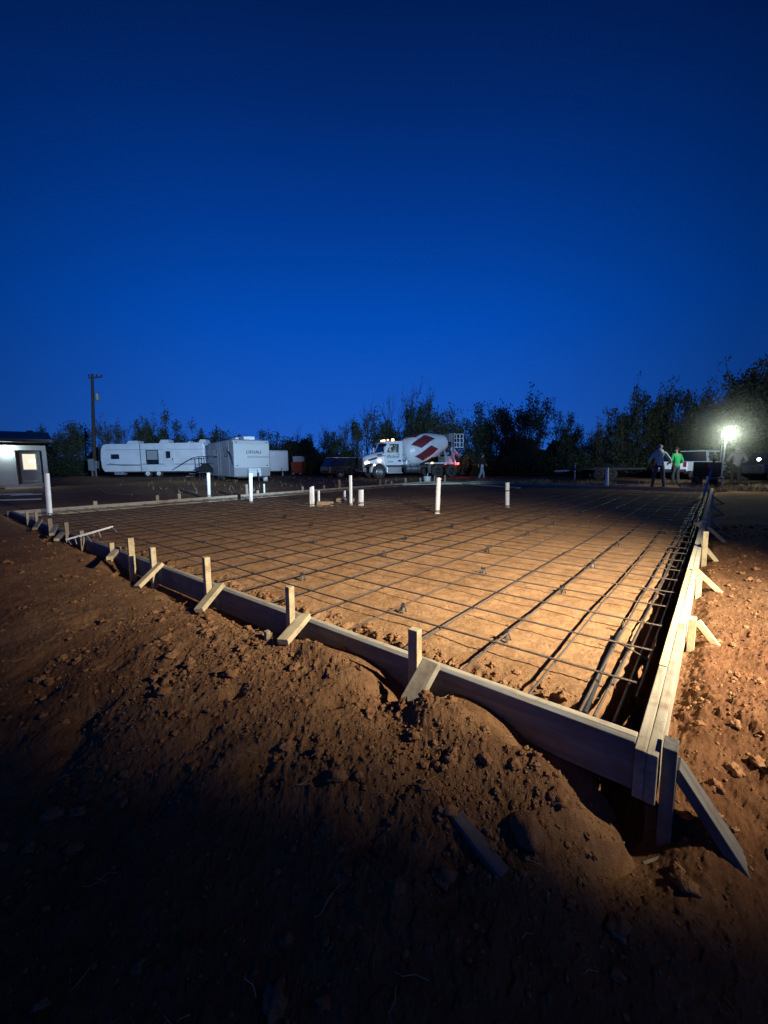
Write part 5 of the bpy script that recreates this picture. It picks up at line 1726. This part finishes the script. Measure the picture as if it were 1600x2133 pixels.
NAME = {'bushy': 'bushy_tree', 'upswept': 'leafy_tree', 'bare': 'bare_tree', 'slim': 'slim_tree', 'shrub': 'shrub'}


def plant(px, ytop, D, kind, var, where, wide=1.0, lean=0.0):
    t = atd(px, ytop, D)
    z = gz(t.x, D)
    h = (t.z - z) * (1.06 if kind in ('upswept', 'bushy') else 1.0)
    s = h / CUT[kind]
    pr = PROTO[kind][var % len(PROTO[kind])]
    r = thing(NAME[kind], KIND[kind] + ' ' + where, 'shrub' if kind == 'shrub' else 'tree', (t.x, D, z), random.uniform(0, 6.28), 'trees round the site')
    r.rotation_euler = (random.gauss(0, .03), lean, r.rotation_euler.z) if not lean else (0, lean, 0)
    r.scale = (s * wide, s * wide, s)
    for nm, me in zip(('trunk', 'crown'), pr):
        if me is None: continue
        o = bpy.data.objects.new(nm, me); COL.objects.link(o); o.parent = r


TREES = [
    # px, top y, depth, kind, variant, where, width, lean
    (30, 905, 48, 'bushy', 0, 'low over the house roof at the left edge', 1.35, 0), (68, 889, 50, 'upswept', 1, 'over the right end of the house roof', 0.78, 0), (98, 896, 47, 'bushy', 2, 'just right of the house roof', 0.78, 0),
    (136, 893, 43, 'bushy', 1, 'midway between the house and the utility pole', 1.17, 0), (165, 886, 44, 'bushy', 0, 'just left of the utility pole', 0.86, 0), (215, 870, 45, 'upswept', 0, 'just right of the utility pole', 0.62, 0),
    (246, 893, 48, 'bare', 0, 'over the rear of the long trailer', 0.78, 0), (272, 884, 47, 'bare', 2, 'over the first roof vent of the long trailer', 0.78, 0), (299, 864, 46, 'upswept', 2, 'behind the long trailer, left of the tallest one there', 0.70, 0),
    (331, 842, 46, 'upswept', 1, 'tallest behind the long trailer', 0.58, 0), (360, 882, 47, 'bushy', 2, 'low behind the long trailer, right of the tallest one there', 0.78, 0), (412, 884, 52, 'bushy', 1, 'small and round over the trailer nose', 0.58, 0),
    (446, 880, 55, 'slim', 0, 'in the gap between the two white trailers', 0.62, 0), (470, 899, 50, 'bushy', 0, 'low over the lettered trailer, left of its roof vent', 1.26, 0), (538, 901, 52, 'bushy', 2, 'low over the lettered trailer, right of its roof vent', 0.86, 0),
    (571, 894, 54, 'slim', 0, 'at the right corner of the lettered trailer', 0.94, 0), (592, 903, 50, 'bushy', 1, 'over the cargo trailer', 1.17, 0), (628, 890, 52, 'bare', 1, 'over the orange red bin', 0.78, 0), (645, 908, 50, 'bushy', 2, 'between the orange red bin and the dark car', 0.94, 0),
    (686, 886, 46, 'bare', 2, 'over the rear of the dark car', 0.78, 0), (700, 905, 45, 'bushy', 0, 'over the dark car roof', 0.94, 0), (722, 876, 48, 'bare', 0, 'over the front of the dark car', 0.78, 0),
    (742, 862, 45, 'upswept', 0, 'over the mixer hood', 0.70, 0), (775, 838, 46, 'bare', 1, 'left of the mixer roof lamps', 0.78, 0), (800, 866, 46, 'bushy', 1, 'right behind the mixer cab', 0.86, 0), (822, 826, 48, 'bare', 0, 'behind the gap between mixer cab and drum', 0.70, 0),
    (846, 858, 45, 'bushy', 2, 'behind the front of the drum', 0.86, 0), (868, 797, 47, 'bare', 2, 'tallest of all the bare ones, over the drum', 0.62, 0), (863, 838, 46, 'upswept', 2, 'below the tallest bare one', 0.55, 0),
    (904, 846, 45, 'bushy', 0, 'behind the drum top', 0.78, 0), (936, 852, 44, 'bushy', 1, 'behind the mixer ladder', 0.78, 0), (968, 858, 42, 'upswept', 1, 'just right of the mixer platform', 0.86, 0), (1000, 850, 41, 'bushy', 2, 'behind the walking man', 0.78, 0),
    (1030, 858, 40, 'bushy', 0, 'just right of the walking man', 0.86, 0), (1062, 836, 38, 'upswept', 0, 'left half of the big pair in mid right', 0.78, 0), (1098, 812, 38, 'upswept', 2, 'right half of the big pair in mid right', 0.74, .12), (1088, 880, 36, 'bushy', 1, 'low before the big pair in mid right', 0.86, 0),
    (1168, 838, 37, 'upswept', 1, 'standing alone right of the big pair', 0.62, .05), (1192, 868, 38, 'bushy', 2, 'low against the right side of the lone one', 0.62, 0), (1222, 908, 44, 'bushy', 1, 'low in the gap of open sky', 0.86, 0),
    (1262, 872, 34, 'upswept', 2, 'at the left foot of the leaning right hand clump', 0.70, -.10), (1296, 826, 34, 'upswept', 0, 'left part of the leaning right hand clump', 0.70, .05), (1335, 787, 34, 'upswept', 1, 'tallest point of the leaning right hand clump', 0.58, .12),
    (1310, 870, 33, 'bushy', 0, 'in the heart of the right hand clump above the shed', 0.78, 0), (1368, 812, 34, 'upswept', 2, 'behind the two standing men', 0.62, .08), (1418, 793, 35, 'upswept', 0, 'leaning out over the pickup truck', 0.55, .22),
    (1392, 860, 33, 'bushy', 1, 'low behind the man in green', 0.86, 0), (1452, 822, 32, 'bushy', 2, 'left of the floodlight', 0.78, 0), (1492, 815, 32, 'upswept', 1, 'above the floodlight', 0.70, 0), (1530, 806, 31, 'bushy', 0, 'right of the floodlight above the broad man', 0.78, 0),
    (1560, 775, 30, 'upswept', 2, 'near the right edge', 0.70, 0), (1606, 728, 29, 'bushy', 1, 'tallest at the right picture edge', 0.70, 0), (1590, 800, 28, 'upswept', 0, 'below the tallest at the right picture edge', 0.78, 0), (1640, 800, 27, 'bushy', 2, 'cut off by the right picture edge', 0.86, 0),
    (1575, 752, 29, 'upswept', 1, 'left of the tallest at the right picture edge', 1.0, 0), (1545, 782, 30, 'bushy', 2, 'between the floodlight and the right edge, set back', .9, 0), (1350, 795, 36, 'upswept', 0, 'second high point of the leaning right hand clump', .7, .15),
    (110, 948, 41, 'shrub', 0, 'right beside the house post', 1.44, 0), (150, 952, 41, 'shrub', 1, 'between house post and utility pole', 1.62, 0), (176, 950, 40, 'shrub', 0, 'at the foot of the utility pole', 1.26, 0), (655, 945, 44, 'shrub', 1, 'left of the dark car', 1.62, 0), (690, 935, 45, 'shrub', 0, 'behind the dark car', 1.62, 0),
    (760, 930, 42, 'shrub', 0, 'behind the mixer nose', 1.62, 0), (990, 940, 37, 'shrub', 1, 'behind the walking man', 1.62, 0), (1035, 945, 36, 'shrub', 0, 'right of the walking man', 1.53, 0), (1080, 935, 35, 'shrub', 1, 'at the foot of the big pair', 1.53, 0), (1130, 940, 36, 'shrub', 0, 'between the big pair and the lone tree', 1.53, 0),
    (1180, 935, 35, 'shrub', 1, 'at the foot of the lone tree', 1.53, 0), (1228, 940, 36, 'shrub', 0, 'left of the pale shed', 1.53, 0), (1350, 930, 32, 'shrub', 1, 'behind the two standing men', 1.53, 0), (1425, 920, 32, 'shrub', 0, 'behind the pickup roof', 1.53, 0), (1560, 900, 28, 'shrub', 1, 'behind the broad man', 1.62, 0),
    (1612, 900, 25, 'shrub', 0, 'at the right picture edge', 1.62, 0),
]
for t in TREES: plant(*t)


# far off scrub that reads as one dark band
def woods():
    rr = np.random.default_rng(5)
    n = 42000
    ang = rr.uniform(-1.15, 1.15, n)
    d = rr.uniform(58, 78, n)
    top = 3.2 + 1.1 * np.sin(ang * 23) + .8 * np.sin(ang * 61 + 1) + .5 * np.sin(ang * 131)
    z = -.2 + top * rr.uniform(0, 1, n) ** .8
    C = np.stack([np.sin(ang) * d, np.cos(ang) * d, z], 1)
    a = rr.normal(0, 1, (n, 3)); a /= np.linalg.norm(a, axis=1)[:, None]
    b = rr.normal(0, 1, (n, 3)); b -= (a * b).sum(1)[:, None] * a; b /= np.linalg.norm(b, axis=1)[:, None]
    s = rr.uniform(.25, .6, n)[:, None]
    V = np.stack([C - a * s, C + b * s * .5, C + a * s, C - b * s * .5], 1).reshape(-1, 3)
    me = quick_mesh('far_woods', V.tolist(), np.arange(4 * n).reshape(-1, 4).tolist(), [M['leaf_far']])
    o = bpy.data.objects.new('far_woods', me); COL.objects.link(o)
    tag(o, 'far off band of dark scrub along the horizon', 'woods', kind='stuff')


woods()


def grass():
    rr = random.Random(8)
    V, F = [], []
    spots = []
    for _ in range(5200):
        u, v = rr.uniform(-2, 11), PB + .35 + abs(rr.gauss(1.0, 1.1))
        if rr.random() < .06: u, v = PA + rr.uniform(2, 18), rr.uniform(6, 22)
        p = P(u, v); spots.append((p.x, p.y))
    xy = np.array(spots); Z, _ = ground_z(xy[:, 0].copy(), xy[:, 1].copy(), False)
    for (x, y), z in zip(spots, Z):
        if gnoise(np.array([x * .5]), np.array([y * .5]), 90)[0] < -.1: continue
        for b in range(3):
            h = rr.uniform(.06, .26); a = rr.uniform(0, 6.28); w = .012
            dx, dy = math.cos(a), math.sin(a)
            i = len(V)
            lx, ly = rr.gauss(0, .08), rr.gauss(0, .08)
            V += [(x - dx * w, y - dy * w, z), (x + dx * w, y + dy * w, z), (x + lx, y + ly, z + h)]
            F.append((i, i + 1, i + 2))
    o = bpy.data.objects.new('dry_grass', quick_mesh('dry_grass', V, F, [M['dry_grass']])); COL.objects.link(o)
    tag(o, 'dry grass on the verge beyond the far form', 'grass', kind='stuff')


grass()
# hose / cable on the dirt near the pole
p = [un(205, 1018, -.1), un(222, 1026, -.1), un(250, 1028, -.1), un(275, 1030, -.1)]
m = MB().path([Vector((q.x, q.y, gz(q.x, q.y) + .04)) for q in p], .022, 6); o = m.build('hose', M['pvc_joint'], smooth=True); tag(o, 'pale hose lying curved on the dirt right of the utility pole', 'hose')


# ------------------------------------------------------------------ near work light on its tripod, out of frame to the right
LP1 = P(-2.8, .75, 2.65)
zf = gz(LP1.x, LP1.y)
wl = thing('work_light', 'black work light with an added second head on a tripod right of the pad corner', 'work light', (LP1.x, LP1.y, zf))
MB().tube((0, 0, .5), (0, 0, LP1.z - zf - .12), .018).build('mast', M['dark_metal'], wl)
for k in range(3):
    an = k * 2.094 + .3
    MB().tube((0, 0, .95), (.5 * math.cos(an), .5 * math.sin(an), .0), .014).build('leg', M['dark_metal'], wl)
aim = P(2.3, 2.75, -.1)
dv = (aim - LP1).normalized()
qd = dv.to_track_quat('Y', 'Z').to_matrix()
hd = MB().box((0, -.10, LP1.z - zf), (.30, .10, .22), qd); hd.v = [tuple(Vector(v)) for v in hd.v]
hd = hd.build('lamp_head', M['dark_metal'], wl)
pn = MB().box(Vector((0, 0, LP1.z - zf)) + dv * -.03, (.26, .012, .18), qd).build('lamp_panel', M['lamp_warm'], hd)


def spot(name, loc, target, power, size, blend, col, radius):
    L = bpy.data.lights.new(name, 'SPOT')
    L.energy = power; L.spot_size = R(size); L.spot_blend = blend; L.color = col; L.shadow_soft_size = radius
    o = bpy.data.objects.new(name, L); COL.objects.link(o)
    o.location = loc
    o.rotation_euler = (Vector(target) - Vector(loc)).to_track_quat('-Z', 'Y').to_euler()
    return o


def point(name, loc, power, col, radius=.05):
    L = bpy.data.lights.new(name, 'POINT')
    L.energy = power; L.color = col; L.shadow_soft_size = radius
    o = bpy.data.objects.new(name, L); COL.objects.link(o); o.location = loc
    return o


spot('work_light_beam', LP1 + dv * .03, aim, 6000, 81, 1.0, (1, .90, .69), .06)
# added second head, a cool fill thrown far at the trailers and the mixer
MB().box((0, .06, LP1.z - zf + .30), (.30, .12, .20), (0, 0, R(25))).build('lamp_head', M['dark_metal'], wl)
FAR = LP1 + Vector((-.04, .16, .30))
spot('added_far_fill_beam', FAR, Vector((-15.5, 32, 5.3)), 36000, 34, .8, (.42, .70, 1.0), .06)
spot('added_far_fill_beam', FAR, Vector((2.5, 32, 4.2)), 24000, 27, .8, (.44, .72, 1.0), .06)
# floodlight of the light tower, with beams added for the pipes and the pickup
TB = (Vector((-3, 11.2, 2.2)) - LAMP2).normalized()
spot('added_tower_beam', LAMP2 + TB * 2.4, Vector((-3, 11.2, 2.2)), 9000, 27, .8, (.72, .88, 1.0), .12)
TB2 = (Vector((19.5, 27, 2.2)) - LAMP2).normalized()
spot('added_tower_beam', LAMP2 + TB2 * 2.4, Vector((19.5, 27, 2.2)), 1700, 84, .9, (.72, .92, 1.0), .12)
point('tower_spill', LAMP2 + Vector((-.05, -.12, 0)), 250, (.85, 1, .80), .10)
# haze ball added for the floodlight's lens glow, thinning outwards
dm_, dt_, db_ = nt('flare_glow')
dt_.nodes.remove(db_)
out_ = dt_.nodes['Material Output']
tc_ = dt_.nodes.new('ShaderNodeTexCoord')
ln_ = dt_.nodes.new('ShaderNodeVectorMath'); ln_.operation = 'LENGTH'
dt_.links.new(tc_.outputs['Object'], ln_.inputs[0])
mr_ = dt_.nodes.new('ShaderNodeMapRange'); mr_.inputs['From Min'].default_value = 0; mr_.inputs['From Max'].default_value = 2.3; mr_.inputs['To Min'].default_value = 1; mr_.inputs['To Max'].default_value = 0
dt_.links.new(ln_.outputs['Value'], mr_.inputs['Value'])
pw_ = dt_.nodes.new('ShaderNodeMath'); pw_.operation = 'POWER'; pw_.inputs[1].default_value = 2.6
ml_ = dt_.nodes.new('ShaderNodeMath'); ml_.operation = 'MULTIPLY'; ml_.inputs[1].default_value = .16
dt_.links.new(mr_.outputs[0], pw_.inputs[0]); dt_.links.new(pw_.outputs[0], ml_.inputs[0])
pv_ = dt_.nodes.new('ShaderNodeVolumePrincipled')
pv_.inputs['Color'].default_value = (.92, .92, .86, 1)
dt_.links.new(ml_.outputs[0], pv_.inputs['Density'])
dt_.links.new(pv_.outputs[0], out_.inputs['Volume'])
o = MB().ball((0, 0, 0), 2.3, 14).build('flare_haze', dm_, loc=LAMP2 + Vector((0, .1, 0)))
tag(o, 'added haze imitating lens flare round the floodlight', 'dust', kind='stuff')
point('porch_light', house.matrix_basis @ Vector((hx(16), -.42, hzv(939))), 34, (.78, 1, .98), .06)
point('tail_glow', MIX_REAR, 14, (1, .08, .06), .05)
point('head_glow', MIX_FRONT, 2.5, (1, .82, .74), .05)

# ------------------------------------------------------------------ dusk sky
w = bpy.data.worlds.new('World'); scene.world = w
w.use_nodes = True
t = w.node_tree
bg = t.nodes['Background']
tc = t.nodes.new('ShaderNodeTexCoord')
sp = t.nodes.new('ShaderNodeSeparateXYZ'); t.links.new(tc.outputs['Generated'], sp.inputs[0])
rp = t.nodes.new('ShaderNodeValToRGB')
cr = rp.color_ramp
stops = [(0.0, (.004, .022, .09)), (.44, (.004, .022, .09)), (.50, (.018, .112, .52)), (.56, (.009, .094, .51)), (.65, (.001, .072, .465)), (.74, (.0006, .041, .285)), (.81, (.0006, .0215, .155)), (.85, (.0006, .0135, .098)), (.88, (.001, .0095, .070)), (1.0, (.001, .006, .040))]
while len(cr.elements) < len(stops): cr.elements.new(.5)
for e, (p_, c) in zip(cr.elements, stops): e.position = p_; e.color = (*c, 1)
mr = t.nodes.new('ShaderNodeMapRange'); mr.inputs['From Min'].default_value = -1; mr.inputs['From Max'].default_value = 1
t.links.new(sp.outputs['Z'], mr.inputs['Value']); t.links.new(mr.outputs[0], rp.inputs['Fac'])
# lens vignetting put into the sky: bright beyond the mixer, dim sideways, fill behind
hz_ = t.nodes.new('ShaderNodeVectorMath'); hz_.operation = 'MULTIPLY'; hz_.inputs[1].default_value = (1, 1, .25)
nm = t.nodes.new('ShaderNodeVectorMath'); nm.operation = 'NORMALIZE'
dt = t.nodes.new('ShaderNodeVectorMath'); dt.operation = 'DOT_PRODUCT'; dt.inputs[1].default_value = (-.06, .998, 0)
t.links.new(tc.outputs['Generated'], hz_.inputs[0]); t.links.new(hz_.outputs[0], nm.inputs[0]); t.links.new(nm.outputs[0], dt.inputs[0])
fr_ = t.nodes.new('ShaderNodeValToRGB')
ce = fr_.color_ramp
st2 = [(0, .85), (.35, .70), (.62, .36), (.80, .32), (.86, .44), (.925, .72), (.97, .92), (1.0, 1.0)]
while len(ce.elements) < len(st2): ce.elements.new(.5)
for e, (p_, c) in zip(ce.elements, st2): e.position = p_; e.color = (c, c, c, 1)
m2 = t.nodes.new('ShaderNodeMapRange'); m2.inputs['From Min'].default_value = -1; m2.inputs['From Max'].default_value = 1
t.links.new(dt.outputs['Value'], m2.inputs['Value']); t.links.new(m2.outputs[0], fr_.inputs['Fac'])
mm = t.nodes.new('ShaderNodeMix'); mm.data_type = 'RGBA'; mm.blend_type = 'MULTIPLY'; mm.inputs['Factor'].default_value = 1
t.links.new(rp.outputs['Color'], mm.inputs['A']); t.links.new(fr_.outputs['Color'], mm.inputs['B'])
t.links.new(mm.outputs['Result'], bg.inputs['Color'])
bg.inputs['Strength'].default_value = 1.0

# ------------------------------------------------------------------ camera
cam = bpy.data.cameras.new('camera')
co = bpy.data.objects.new('camera', cam); COL.objects.link(co)
cam.sensor_fit = 'AUTO'; cam.sensor_width = 36; cam.lens = FPX / 2133 * 36
cam.clip_start = .05; cam.clip_end = 9000
c_, s_ = math.cos(PITCH), math.sin(PITCH)
fwd = Vector((0, c_, -s_)); upv = Vector((0, s_, c_)); rgt = Vector((1, 0, 0))
# image plane rolled about the view axis
cr_, sr_ = math.cos(ROLL), math.sin(ROLL)
r2 = rgt * cr_ + upv * (sr_)
u2 = -rgt * sr_ + upv * cr_
Mw = Matrix((r2, u2, -fwd)).transposed().to_4x4()
Mw.translation = (0, 0, CAMH)
co.matrix_world = Mw
scene.camera = co
scene.view_settings.view_transform = 'Standard'
scene.view_settings.look = 'None'
scene.view_settings.exposure = 0
scene.view_settings.gamma = 1
scene.cycles.use_denoising = True
scene.cycles.max_bounces = 5
scene.cycles.sample_clamp_indirect = 3
